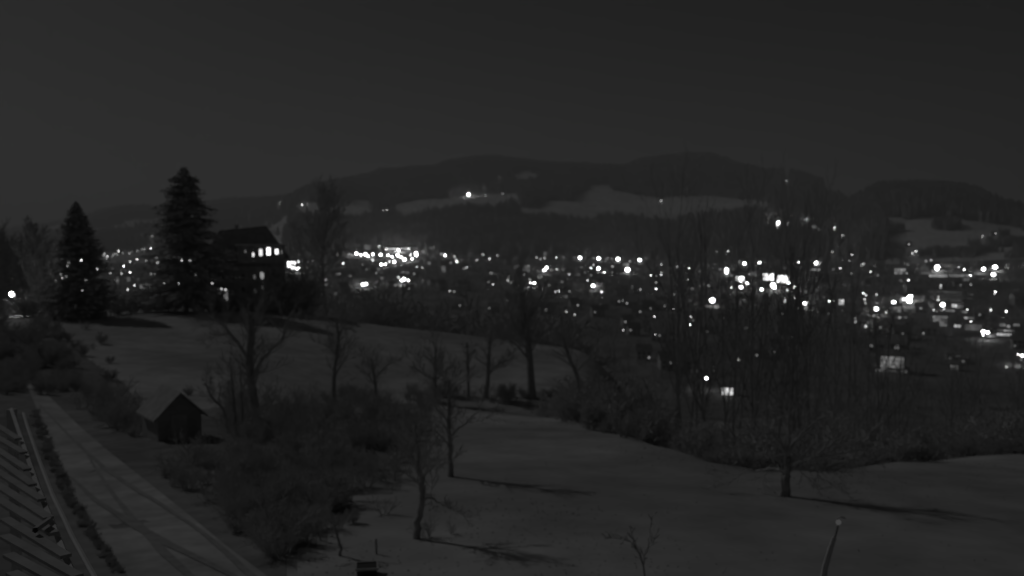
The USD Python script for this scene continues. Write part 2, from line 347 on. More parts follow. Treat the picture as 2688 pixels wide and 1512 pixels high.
LAMPS += tile("""280 450 50 90;200 590 50 80;340 590 50 90;430 615 70 240;80 750 50 60;1185 285 60 140;965 293 35 70;650 675 50 60;420 835 55 150;440 1000 40 80;500 1015 45 90;140 945 50 60;100 1000 50 60;730 850 40 110;770 895 50 90;810 955 50 90;
930 550 50 60;1160 645 100 255;1160 695 95 255;1220 700 45 255;1505 528 85 255;1795 518 85 255;1905 565 50 230;1590 740 70 110;1440 905 60 255;1560 905 65 255;1435 985 95 255;1255 995 75 200;1835 1030 85 255;2060 950 130 255;2080 985 100 255;
2470 980 75 255;2540 510 65 230;2340 1040 70 140;2190 1050 50 100;2300 1210 65 220;2280 1265 80 130;2470 1180 65 130;2530 1120 70 110;2350 1160 60 110;885 1240 135 255;130 1415 60 110;560 1170 50 60;440 1250 40 60;1530 1250 40 55;1720 1325 50 55;2350 905 75 255""", 1750, 620, K)
LAMPS += tile("""478 265 80 220;1025 418 85 240;1190 575 70 120;995 890 60 90;1370 945 70 130;340 1095 80 220;685 1105 100 255;1140 1208 75 190;1190 1045 50 70;1180 1105 50 80;1325 1065 50 65;1420 1050 60 70;1600 1125 55 150;1560 1150 50 150;
1395 1270 70 100;1735 1275 80 170;1820 1180 80 110;1840 1285 50 80;2470 745 60 80""", 2050, 540, K)
LAMPS += tile("""490 440 60 170;420 475 65 150;780 612 65 110;685 628 60 80;285 630 60 75;330 700 60 60;900 745 110 255;895 780 80 255;1310 750 60 110;1420 790 80 240;1795 783 90 255;2018 743 100 255;1985 888 90 255;1540 905 70 240;1780 150 70 100;
2030 100 60 75;345 995 80 160;970 1095 65 120;965 1140 60 90;925 1330 65 100;920 1380 70 130;1550 1080 55 90;2025 1220 75 190;2010 1260 70 120;2445 1255 60 80;2440 1330 60 65;380 1330 130 255;365 1400 110 255;60 1425 95 255""", 2338, 600, K)
LAMPS += tile("""258 172 80 250;120 235 75 140;150 345 60 110;320 310 70 150;255 375 70 150;95 405 60 230;75 450 80 140;455 495 95 255;540 468 55 230;935 445 75 190;1015 445 50 150;825 375 50 80;480 265 40 75;1590 295 60 230;1640 330 60 150;1620 410 70 140;
1630 483 70 110;1845 320 70 120;1843 597 100 255;2040 665 75 120;1890 760 65 140;1885 820 65 110;2100 860 95 255;2140 940 75 170;1435 780 60 90;1440 845 65 110;1635 925 70 160;925 690 50 65;2465 45 80 150;1745 1305 65 80;2265 1310 60 90;25 930 50 60""", 2050, 730, K)
LAMPS += tile("""1005 145 100 255;830 250 75 130;1030 230 70 140;1480 238 60 150;1940 250 75 150;2230 275 80 210;1840 290 60 60;610 510 75 150;630 700 60 80;1550 470 65 190;1790 665 85 255;1875 680 75 255;1785 730 65 240;2240 1345 75 120;2460 1105 60 220;
2550 1130 90 255;2530 1210 60 100;2400 940 40 60;145 940 60 80""", 2338, 780, K)
LAMPS += tile("""225 515 75 200;265 550 45 120;90 580 60 150;140 550 40 80;1020 505 90 190;1080 135 65 140;1240 195 75 110;680 95 60 80;610 80 40 55;1300 15 50 90;2180 490 70 120;2320 490 60 60;2220 330 45 80""", 1340, 800, K)
LAMPS += tile("""205 230 70 150;140 333 75 140;185 500 55 90;225 575 60 120;270 470 50 70;565 95 75 120;915 230 75 160;900 390 80 190;1535 245 55 80;355 15 45 80;135 65 50 60;1225 520 45 55;455 1010 80 120;100 1020 55 80;605 1130 55 90;525 1120 50 70;
690 1050 45 60;1830 1060 80 110;2180 980 55 90;2520 910 45 70;1210 1420 80 255""", 1690, 800, K)
LAMPS += tile("""1634 557 30 200;1608 450 20 100""", 1100, 800, 2.0356)
LAMPS += tile("""450 285 50 200;365 345 35 110;415 350 40 100;530 325 50 70;660 333 45 110;707 298 30 70;818 287 40 100;895 255 40 80;942 248 45 120;1070 238 65 200;1100 0 45 100;185 345 50 140;235 390 60 150;215 430 40 110;160 370 40 110;330 385 55 80;
805 448 50 180;672 493 55 160;550 580 65 220;985 478 50 80;1185 415 45 80;1207 512 55 150;1670 468 55 150;1828 475 50 120;37 633 50 140;290 713 40 110;385 757 65 190;505 722 55 150;675 697 65 200;1075 732 50 80;1150 742 50 80;760 950 70 160;
625 1030 60 170;1325 910 65 100;1618 915 60 140;1945 745 55 60""", 250, 620, K)
LAMPS += tile("""262 190 40 150;158 303 55 130;112 395 60 110;60 490 50 255;100 470 45 255;20 500 45 200;170 485 45 160;222 512 50 250;335 492 35 90;630 8 40 90;988 440 45 130;1185 512 60 160;1155 437 40 80;1060 560 40 80;1260 475 30 80;1285 275 40 110;1310 215 40 70;
685 380 45 65;1545 170 65 190;1848 333 50 170;1632 628 40 110;1560 742 40 110;1635 540 35 70;1812 680 35 75;1420 1035 55 90;1150 1140 50 75""", 0, 660, 7.247)
LAMPS += tile("""205 432 20 80;390 440 25 180;432 438 20 120;1075 492 20 150;1105 490 22 160;1797 357 40 255;1938 365 20 90;2085 348 20 70;2057 205 20 60""", 672, 400, 3.22)
LAMPS += tile("""1260 410 34 170""", 1344, 400, 3.22) + tile("""155 240 24 100;525 293 24 110;88 594 38 255;170 600 24 60;30 518 24 60""", 2016, 400, 3.22)
# lamplit walls, roads and bright patches, built as glowing panes: x y width x height level
FRONTS = tile("""480 545 150x110 255;515 610 70x60 255;590 710 60x60 130;1690 405 330x34 95;1970 215 190x95 72;2180 650 90x80 80;2225 740 60x90 62;1330 1115 45x70 60;2430 246 230x14 190;810 350 90x50 48""", 700, 620, K)
FRONTS += tile("""85 240 150x14 190;820 348 90x50 150;540 520 110x60 80;600 228 260x24 84;840 640 80x130 75;100 705 150x55 85;1765 715 75x45 110;1865 755 90x80 58;2270 600 110x80 74;2440 625 130x140 92;2240 430 90x70 52;285 240 110x40 70;340 480 80x60 70""", 1050, 620, K)
FRONTS += tile("""250 350 110x90 62;850 740 110x55 52;1790 575 120x110 115;2030 640 100x36 66;1960 985 130x75 140;610 1165 100x60 95;790 418 90x35 75;1150 425 90x28 85;1470 440 150x28 78;1720 1250 80x80 70""", 1400, 620, K)
FRONTS += tile("""810 590 55x90 58;1415 515 90x90 105;1800 595 90x60 85;1690 725 130x120 95;1415 825 150x90 255;1960 790 190x120 255;2250 830 220x130 255;1700 930 70x60 75;2520 860 80x100 55;1040 640 60x50 100""", 1750, 620, K)
FRONTS += tile("""385 1200 110x45 75;670 1235 170x40 125;640 410 100x50 82;760 460 120x36 60;60 1200 90x60 62;440 335 110x36 60""", 2050, 540, K)
FRONTS += tile("""180 830 190x110 100;680 860 160x50 72;920 915 300x44 145;1350 915 380x44 110;1440 985 160x60 78;1760 870 240x60 88;1060 725 240x50 54;250 1365 150x50 250;1060 1228 520x22 56;1080 1290 520x20 54;1100 1338 560x20 54;1120 1388 420x18 50;1560 1275 140x24 50;1560 1350 140x22 48""", 2338, 600, K)
FRONTS += tile("""465 560 90x60 125;600 430 90x180 58;1165 465 95x100 150;2240 610 130x110 88;290 545 110x50 58;640 240 130x80 56;310 50 80x70 75;740 590 80x80 48;1650 655 80x60 50;1615 1025 100x80 45;640 80 100x80 48""", 2050, 730, K)
FRONTS += tile("""1245 170 110x65 190;1335 185 80x60 120;1140 262 160x34 88;1425 285 95x36 120;1520 405 170x32 150;1290 560 105x50 150;1920 752 130x40 160;2160 540 90x60 115;2270 570 65x60 115;2430 540 110x50 66;950 470 240x190 92;
200 425 200x90 108;760 640 140x60 60;1600 590 260x110 80;2210 660 240x50 120;2200 725 250x44 125;2500 835 170x80 115;1220 1160 180x90 50;1370 1240 110x55 62;1230 1365 130x90 74;20 1305 400x290 112;10 1425 540x50 72;115 1010 80x180 62""", 2338, 780, K)
FRONTS += tile("""1970 450 90x55 56;770 1130 50x90 55;1340 1240 60x120 40;1010 1330 50x150 40""", 1690, 800, K) + tile("""1650 463 58x36 225""", 1100, 800, 2.0356)
FRONTS += tile("""435 865 55x150 85;645 835 75x80 75;970 970 190x90 72;335 630 70x50 56;1175 960 45x55 52;835 835 50x45 55;880 1240 90x50 42""", 250, 620, K)
LAMPS = [q for q in LAMPS if not (q[0] < 620 and q[0] > 545 and q[1] > 735)]
LU = np.array([[q[0], q[1]] for q in LAMPS] + [[q[0], q[1]] for q in FRONTS])

# ------------------------------------------------------------------ plants
def unit(v): return v / max(np.linalg.norm(v), 1e-9)
def turn(d, ang, phi):
    """d tilted by ang towards the side given by phi."""
    ref = np.array([0, 0, 1.0]) if abs(d[2]) < 0.9 else np.array([1.0, 0, 0])
    a = unit(np.cross(d, ref)); b = np.cross(d, a)
    return unit(d * math.cos(ang) + math.sin(ang) * (math.cos(phi) * a + math.sin(phi) * b))

def limb(mb, pts, radii, sides): mb.tube(pts, radii, sides)

def grow(tr, cr, p, d, L, r, lev, top_lev, rng, kids, ratio=0.62, ang=0.75, up=0.10, rmin=0.012, wob=0.18, t0=0.3):
    n = 5 if lev == 0 else (4 if lev < top_lev else 3)
    pts, dd, q = [p], d, p
    for i in range(n):
        dd = unit(dd + rng.normal(0, wob, 3) + np.array([0, 0, up * (1 if lev else 0.6)]))
        q = q + dd * L / n; pts.append(q)
    rr = np.maximum(np.linspace(r, r * (0.28 if lev < top_lev else 0.5), n + 1), rmin)
    limb(tr if lev == 0 else cr, pts, rr, 7 if lev == 0 else (4 if lev == 1 else 3))
    if lev >= top_lev: return
    pts = np.array(pts); k = kids[lev]; phi0 = rng.uniform(0, 6.28)
    for j in range(k):
        t = t0 + (0.99 - t0) * (j + rng.uniform(0.1, 0.9)) / k
        i = min(int(t * n), n - 1); s = t * n - i
        q = pts[i] * (1 - s) + pts[i + 1] * s; dl = unit(pts[i + 1] - pts[i])
        nd = turn(dl, ang * rng.uniform(0.65, 1.25), phi0 + j * 2.4 + rng.uniform(-0.4, 0.4))
        grow(tr, cr, q, nd, L * ratio * rng.uniform(0.7, 1.15) * (1 - 0.35 * t), max(rr[i] * 0.55, rmin), lev + 1, top_lev, rng, kids, ratio, ang, up, rmin, wob, 0.18)

def bare_tree(seed, H=18, r=0.24, kids=(11, 7, 5), ratio=0.5, ang=0.7, up=0.16, rmin=0.02, t0=0.25, wob=0.1):
    rng = np.random.default_rng(seed); tr, cr = MB(), MB()
    grow(tr, cr, np.zeros(3) - [0, 0, 0.4], np.array([rng.normal(0, .03), rng.normal(0, .03), 1.0]), H, r, 0, len(kids), rng, kids, ratio, ang, up, rmin, wob, t0)
    return tr.mesh(), cr.mesh()

def shrub(seed, H=2.6, stems=9, rmin=0.012):
    rng = np.random.default_rng(seed); st, tw = MB(), MB()
    for i in range(stems):
        a = rng.uniform(0, 6.28); p = np.array([math.cos(a), math.sin(a), 0]) * rng.uniform(0, 0.45) - [0, 0, 0.25]
        d = unit(np.array([math.cos(a) * rng.uniform(0.2, .75), math.sin(a) * rng.uniform(.2, .75), 1.0]))
        grow(st, tw, p, d, H * rng.uniform(0.6, 1.1), 0.035, 0, 2, rng, (8, 5), 0.5, 0.7, 0.08, rmin, 0.16, 0.15)
    return st.mesh(), tw.mesh()

def conifer(seed, H, R, whorl=0.55, per=9, droop=0.35, gaps=0.0, spray=0.9, taper=0.85, base=0.04, holes=None, layered=0.0):
    """Trunk and crown: whorls of branches that carry many small flat sprays."""
    rng = np.random.default_rng(seed)
    tr = MB(); tr.tube([[0, 0, -0.5], [0, 0, H * .35], [0, 0, H * .7], [0, 0, H]], [H * .017, H * .013, H * .007, 0.02], 7)
    V, F = [], []; nv = 0
    z = base * H
    while z < H * 0.995:
        t = z / H; prof = (1 - t) ** taper * (1.0 if t > 0.12 else 0.75 + 2.0 * t)
        lay = 1 + layered * math.sin(z * 2.1 + 1.3 * math.sin(z * 0.7))
        for k in range(per):
            if rng.uniform() < gaps: continue
            a = rng.uniform(0, 6.28); L = max(R * prof * rng.uniform(0.62, 1.12) * lay, 0.12)
            n = max(3, int(L / 0.42)); s = (np.arange(n) + rng.uniform(0.2, 0.8, n)) / n
            rad = L * s; zz = z + 0.22 * rad * (1 - droop) - droop * 0.35 * rad * s + rng.normal(0, 0.08, n)
            c = np.stack([np.cos(a) * rad, np.sin(a) * rad, zz], 1)
            fan = min(spray, 0.25 + 0.42 * L) * (0.35 + 0.65 * np.sin(np.pi * np.clip(s, 0.08, .92))) * rng.uniform(0.6, 1.2, n)
            for m in range(2):
                side = a + np.where(rng.uniform(size=n) < .5, 1, -1) * rng.uniform(0.5, 1.3, n)
                tip = c + np.stack([np.cos(side) * fan, np.sin(side) * fan, -0.35 * fan * rng.uniform(0.1, 1.2, n)], 1)
                w = 0.30 * fan
                q = np.stack([-np.sin(side) * w, np.cos(side) * w, rng.normal(0, .14, n)], 1)
                mid = c * .45 + tip * .55
                vv = np.stack([c, mid + q, tip, mid - q], 1).reshape(-1, 3)
                o = nv + np.arange(n)[:, None] * 4
                V.append(vv); F.append(np.vstack([o + [0, 1, 2], o + [0, 2, 3]])); nv += 4 * n
        z += whorl * rng.uniform(0.7, 1.3) * (0.6 + 0.6 * (1 - t))
    V, F = np.vstack(V), np.vstack(F)
    if holes is not None:      # openings in the crown through which a light of the valley can be seen
        origin, spots = holes
        pu, pv = proj(V[F].mean(1) + origin)
        dd, _ = cKDTree(spots).query(np.nan_to_num(np.stack([pu, pv], 1), nan=-1e6))
        F = F[dd > 7]
    return tr.mesh(), (V, F)

def far_conifer(seed, H=1.0, R=0.17):
    rng = np.random.default_rng(seed); V, F, n = [], [], 0
    for k in range(4):
        z0, z1 = H * (0.06 + 0.2 * k), H * min(0.52 + 0.2 * k, 1.0); m = 7
        a = np.arange(m) * 2 * math.pi / m + rng.uniform(0, 1)
        rr = R * (1 - 0.78 * k / 4) * rng.uniform(0.75, 1.2, m)
        v = np.stack([np.cos(a) * rr, np.sin(a) * rr, z0 + rng.uniform(-.04, .03, m) * H], 1)
        V.append(np.vstack([v, [[0, 0, z1]]])); i = np.arange(m)
        F.append(np.stack([n + i, n + (i + 1) % m, np.full(m, n + m)], 1)); n += m + 1
    return np.vstack(V), np.vstack(F)

def inside(poly, x, y):
    poly = np.asarray(poly, float); r = np.zeros(np.shape(x), bool); n = len(poly)
    for i in range(n):
        (x1, y1), (x2, y2) = poly[i], poly[(i + 1) % n]
        if y1 == y2: continue
        c = (y1 > y) != (y2 > y); r ^= c & (x < (x2 - x1) * (y - y1) / (y2 - y1) + x1)
    return r

def instancer(name, protos, pos, scale, rotz, which, label, cat, mat, each='conifer'):
    pi = UsdGeom.PointInstancer.Define(stage, numbered(name))
    path = str(pi.GetPath())
    for k, pm in enumerate(protos):
        pn = f"{path}/{each}" + (f"_{k:03d}" if k else "")
        usdkit.mesh(stage, pn, pm, mat[k] if isinstance(mat, list) else mat)
        pi.GetPrototypesRel().AddTarget(pn)
    pi.CreateProtoIndicesAttr(Vt.IntArray.FromNumpy(np.asarray(which, np.int32)))
    pi.CreatePositionsAttr(Vt.Vec3fArray.FromNumpy(np.asarray(pos, np.float32)))
    pi.CreateScalesAttr(Vt.Vec3fArray.FromNumpy(np.asarray(scale, np.float32)))
    h = np.asarray(rotz) / 2
    pi.CreateOrientationsAttr(Vt.QuathArray([Gf.Quath(float(math.cos(a)), 0, 0, float(math.sin(a))) for a in h]))
    return tag(pi.GetPrim(), label, cat, kind="stuff")

# ------------------------------------------------------------------ woods on the hills
t2 = lambda pts, x0, y0, k: [(x0 + a / k, y0 + b / k) for a, b in pts]
FIELDS = [t2([(320, 425), (560, 425), (740, 410), (880, 388), (960, 405), (1010, 475), (900, 500), (740, 490), (640, 460), (330, 480)], 672, 400, 3.22),
          t2([(1150, 440), (1400, 405), (1650, 380), (1780, 345), (2000, 345), (2200, 350), (2250, 400), (1950, 432), (1760, 425), (1640, 482), (1400, 500), (1160, 515)], 672, 400, 3.22),
          t2([(0, 490), (180, 452), (330, 398), (560, 412), (680, 400), (520, 372), (640, 300), (700, 278), (800, 288), (950, 330), (1100, 372), (1300, 380), (1540, 373), (1700, 371), (1900, 385), (2010, 402), (1930, 436), (1750, 450), (1560, 470), (1430, 490), (1330, 535), (1000, 520), (700, 505), (550, 492), (330, 490), (120, 506)], 1344, 400, 3.22),
          t2([(0, 180), (60, 158), (160, 165), (250, 195), (180, 222), (0, 208)], 1344, 400, 3.22),
          t2([(1900, 385), (2164, 420), (2230, 450), (2164, 450), (1960, 425)], 1344, 400, 3.22),
          t2([(920, 560), (1100, 548), (1230, 568), (1290, 538), (1430, 532), (1700, 568), (1950, 608), (2164, 640), (2164, 700), (1980, 790), (1700, 860), (1420, 800), (1320, 700), (1250, 630), (1100, 600)], 2016, 400, 3.22),
          t2([(440, 300), (560, 270), (700, 280), (860, 290), (800, 350), (600, 340)], 2016, 400, 3.22)]
rng = np.random.default_rng(7)
def wood(n, d0, d1, u0, u1):
    az = rng.uniform(azu(u0), azu(u1), n); d = np.sqrt(rng.uniform(d0 ** 2, d1 ** 2, n))
    x, y = d * np.sin(az), d * np.cos(az); return x, y, d
def wood_points(n, d0, d1, u0, u1, keep):
    x, y, d = wood(n, d0, d1, u0, u1); z = ground(x, y); pu, pv = proj(np.stack([x, y, z + 4], 1))
    ok = keep(pu, pv, d, x, y)
    wu = 26 * (meshkit.fbm(np.stack([x / 90, y / 90, 0 * x], -1), 3, 3) - 0.5); wv = 14 * (meshkit.fbm(np.stack([x / 90, y / 90, 0 * x + 9], -1), 3, 4) - 0.5)
    for up in (0, 8, 17, 25):       # no wood on the meadows, nor so close in front that it would hide them
        pu, pv = proj(np.stack([x, y, z + up], 1))
        for f in FIELDS: ok &= ~inside(f, pu + wu, pv + wv)
    bu, bv = proj(np.stack([x, y, z], 1)); tv = proj(np.stack([x, y, z + 27], 1))[1]
    for (lu, lv) in LU[LU[:, 1] < 705]: ok &= ~((np.abs(bu - lu) < 9) & (tv - 4 < lv) & (bv + 6 > lv))
    return np.stack([x, y, z - 0.5], 1)[ok], d[ok]
cones = [far_conifer(1), far_conifer(2, R=0.2), far_conifer(3, R=0.15), far_conifer(4, R=0.23)]
def plant(name, pts, hmean, label, protos=cones, cat="wood"):
    k = len(pts); h = hmean * rng.uniform(0.65, 1.3, k) * (0.45 + 1.1 * meshkit.fbm(pts * [1 / 130, 1 / 130, 0], 3, 8))
    instancer(name, protos, pts, np.stack([h * rng.uniform(.85, 1.25, k), h * rng.uniform(.85, 1.25, k), h], 1), rng.uniform(0, 6.28, k), rng.integers(0, len(protos), k), label, cat, M["farwood"])
foot = lambda pu: np.interp(pu, [640, 800, 1000, 1300, 1700, 2000, 2200, 2300], [668, 676, 676, 684, 688, 690, 660, 620])
p_, d_ = wood_points(26000, 2130, 2560, 745, 2260, lambda u, v, d, x, y: (v < foot(u)))
plant("lower_wood", p_, 24, "dark conifer wood on the slope directly above the town lights")
p_, d_ = wood_points(42000, 2560, 3850, 760, 2300, lambda u, v, d, x, y: np.ones(len(u), bool))
plant("upper_wood", p_, 25, "dark wood along the ridge above the pale hillside meadows")
p_, d_ = wood_points(20000, 1760, 3050, 2170, 2900, lambda u, v, d, x, y: (v < np.interp(u, [2200, 2300, 2420, 2560, 2688, 2900], [600, 572, 568, 578, 600, 610]) + 2) | ((u < 2335 + 0.05 * (x - 900)) & (v < 684)))
plant("dome_wood", p_, 25, "dark wood covering the round hill at the right")
nz = lambda x, y, s, k: meshkit.fbm(np.stack([x / s, y / s, 0 * x + k], -1), 3, 21)
p_, d_ = wood_points(30000, 2600, 7300, -200, 760, lambda u, v, d, x, y: nz(x, y, 300.0, 2.0) > 0.46)
plant("distant_wood", p_, 26, "faint patchy woods on the hazy hills at the far left")

x, y, d = wood(26000, 1700, 2500, 2280, 2720); z = ground(x, y); pu, pv = proj(np.stack([x, y, z + 6], 1))
spot = (((pu - 2484) / 38) ** 2 + ((pv - 588) / 9) ** 2 < 1) | ((pv > 640 + 10 * np.sin(pu / 37.0)) & (pv < 668) & (nz(x, y, 60.0, 5.0) > .55)) | ((pu > 2590) & (pv < 640) & (nz(x, y, 80.0, 6.0) > .60)) | (nz(x, y, 50.0, 9.0) > .80)
for (lu, lv) in LU: spot &= ~((np.abs(pu - lu) < 8) & (np.abs(pv - lv) < 22))
plant("hill_copse", np.stack([x, y, z - .4], 1)[spot], 13, "dark copses and hedge trees breaking up the pale field on the far right hill")
ORD = "first second third fourth fifth sixth seventh eighth ninth tenth eleventh twelfth thirteenth fourteenth fifteenth sixteenth seventeenth eighteenth nineteenth twentieth".split()
COLS = [(0, 70, "at the left frame edge"), (70, 300, "among the left trees"), (300, 400, "between the two conifers"), (400, 700, "behind the tall conifer"), (700, 770, "right beside the timber house"), (770, 840, "near the timber house"),
        (840, 905, "left of the bright hall"), (905, 940, "at the bright hall's left end"), (940, 985, "under the bright hall's left half"), (985, 1040, "under the bright hall's middle"), (1040, 1100, "under the bright hall's right end"), (1100, 1200, "right of the bright hall"),
        (1200, 1300, "midway to the lamp row"), (1300, 1380, "left of the even lamp row"), (1380, 1440, "at the lamp row's left end"), (1440, 1500, "left of the row's first big lamp"), (1500, 1560, "under the row's first big lamps"), (1560, 1640, "under the row's third big lamp"),
        (1640, 1700, "under the row's last big lamp"), (1700, 1770, "right of the lamp row"), (1770, 1850, "left of the lone dazzling lamp"), (1850, 1900, "right by the lone dazzling lamp"), (1900, 1960, "left of the dazzling yard"), (1960, 2050, "at the dazzling yard"), (2050, 2100, "right of the dazzling yard"), (2100, 2160, "further right of the dazzling yard"),
        (2160, 2240, "left of the lit road"), (2240, 2300, "at the lit road's left end"), (2300, 2360, "left of the floodlit forecourt"), (2360, 2420, "by the floodlit forecourt"), (2420, 2480, "at the balcony block's left"), (2480, 2560, "under the balcony block"), (2560, 2620, "right of the balcony block"), (2620, 2700, "at the right frame edge")]
ROWS = [(0, 480, "ridge"), (480, 640, "hillside"), (640, 690, "farthest streets"), (690, 720, "far streets"), (720, 760, "middle streets"), (760, 800, "nearer streets"), (800, 850, "near streets"), (850, 1600, "wooded slope")]
def zone(u, v):
    return next(c[2] for c in COLS if u < c[1]) , next(r[2] for r in ROWS if v < r[1])
def name_all(items, word):
    """items: [(u, v, first words)]: labels that say which one."""
    cells = {}
    for i, (u, v, w) in enumerate(items): cells.setdefault((zone(u, v), w), []).append(i)
    out = [None] * len(items)
    for (z, w), idx in cells.items():
        idx.sort(key=lambda i: items[i][0])
        for n, i in enumerate(idx):
            out[i] = " ".join((f"{w} {word} {z[0]}, {z[1]}" + ("" if len(idx) == 1 else f", {ORD[n]} from left")).replace("further right of the", "well right of").split())
    return out

# ------------------------------------------------------------------ street lamps of the town
PX = 2688 / 1024.0
def lamp_geometry(r):
    h = trimesh.creation.icosphere(subdivisions=1, radius=r); return h
jobs, fw = [], []
WINS = [q for q in LAMPS if q[4] <= 95 and q[0] > 300]
_rw = np.random.default_rng(17); _src = [q for q in LAMPS if 760 < q[0] and 690 < q[1] < 870]
for _ in range(55):  # extra faint windows invented to fill out the town lights
    _q = _src[int(_rw.integers(0, len(_src)))]; WINS.append((_q[0] + _rw.normal(0, 30), _q[1] + abs(_rw.normal(0, 14)), 6.5, 6.5, _rw.uniform(55, 85)))
for (u, v, w, h, p) in [q for q in LAMPS if not (q[4] <= 95 and q[0] > 300)]:
    q = hit(u, v, 6.0 if p > 100 else 4.5, dmin=262)
    if q is None: continue
    jobs.append((u, v, w, p, q))
adj = lambda p, w: ("dazzling" if w > 12.5 else "bright") if p >= 250 else ("clear" if p >= 180 else ("small" if p >= 120 else ("faint" if p >= 80 else "barely visible")))
names = name_all([(u, v, adj(p, w)) for (u, v, w, p, q) in jobs], "street lamp")
GRP = {"dazzling": "dazzling lamps of the town", "bright": "bright lamps of the town", "clear": "clear lamps of the town", "small": "small lamps of the town", "faint": "faint lamps of the town", "barely": "faintest lamps of the town"}
pole_ = {}
LAMP_POS = []
for (u, v, w, p, q), lab in zip(jobs, names):
    dist = math.hypot(q[0], q[1]); mpp = dist / 983.0; D = w / PX
    if p >= 250: rp = min(max((D - 1.7) / 2, 0.6), 3.0)
    else: rp = 0.40
    r = rp * mpp; area = math.pi * rp * rp
    lin = (p / 255.0) ** 2.2
    L = 13.0 * (6.0 / area + 1.0) if p >= 250 else lin * (6.5 / area) * max(1.0, (D / 2.2)) * (2.6 if p >= 180 else 1.9)
    gz = float(ground(q[0], q[1])); hgt = max(q[2] - gz, r + 1.0)
    t = thing("street_lamp", lab, "lamp", (q[0], q[1], gz), 0, GRP[lab.split()[0]])
    hd = trimesh.creation.icosphere(subdivisions=1 if rp > 0.8 else 0, radius=r); hd.apply_scale([1, 1, 0.9]); hd.apply_translation([0, 0, hgt])
    part("lamp_head", hd, glow(L), t)
    part("pole", tube([[0, 0, -0.5], [0, 0, hgt - r * 0.8]], [0.11, 0.07], 5), M["metal"], t)
    LAMP_POS.append(q)

# ------------------------------------------------------------------ town buildings
def prism_roof(w, d, h, over=0.5, t=0.25):
    """Gable roof with its ridge along x."""
    a, b = w / 2 + over, d / 2 + over
    def slab(s):
        v = np.array([[-a, s * b, -over * h / (d / 2)], [a, s * b, -over * h / (d / 2)], [a, 0, h], [-a, 0, h]])
        v = np.vstack([v, v + [0, 0, t]]); f = [[0, 1, 2], [0, 2, 3], [4, 6, 5], [4, 7, 6], [0, 4, 5], [0, 5, 1], [2, 6, 7], [2, 7, 3], [1, 5, 6], [1, 6, 2], [0, 3, 7], [0, 7, 4]]
        f = np.array(f); return v, (f if s < 0 else f[:, ::-1])
    m = MB(); m.add(*slab(-1)); m.add(*slab(1)); return m.mesh()
def gable_walls(w, d, h, rh):
    a, b = w / 2, d / 2
    v = np.array([[-a, -b, -1], [a, -b, -1], [a, b, -1], [-a, b, -1], [-a, -b, h], [a, -b, h], [a, b, h], [-a, b, h], [-a, 0, h + rh], [a, 0, h + rh]])
    f = [[0, 1, 5], [0, 5, 4], [1, 2, 6], [1, 6, 5], [2, 3, 7], [2, 7, 6], [3, 0, 4], [3, 4, 7], [5, 6, 9], [4, 8, 7]]
    return v, np.array(f)
def pane_frame(x, z, w, h, y):
    t = 0.09
    return cat_([box(x - w / 2 - t, x + w / 2 + t, y - 0.05, y, z - h / 2 - t, z - h / 2), box(x - w / 2 - t, x + w / 2 + t, y - 0.05, y, z + h / 2, z + h / 2 + t),
                 box(x - w / 2 - t, x - w / 2, y - 0.05, y, z - h / 2, z + h / 2), box(x + w / 2, x + w / 2 + t, y - 0.05, y, z - h / 2, z + h / 2), box(x - 0.03, x + 0.03, y - 0.05, y - 0.002, z - h / 2, z + h / 2)])

HOUSES = []      # (x, y, radius, top height, distance) of what stands in the town
def face_yaw(x, y, off=0.0): return -math.atan2(x, y) + off

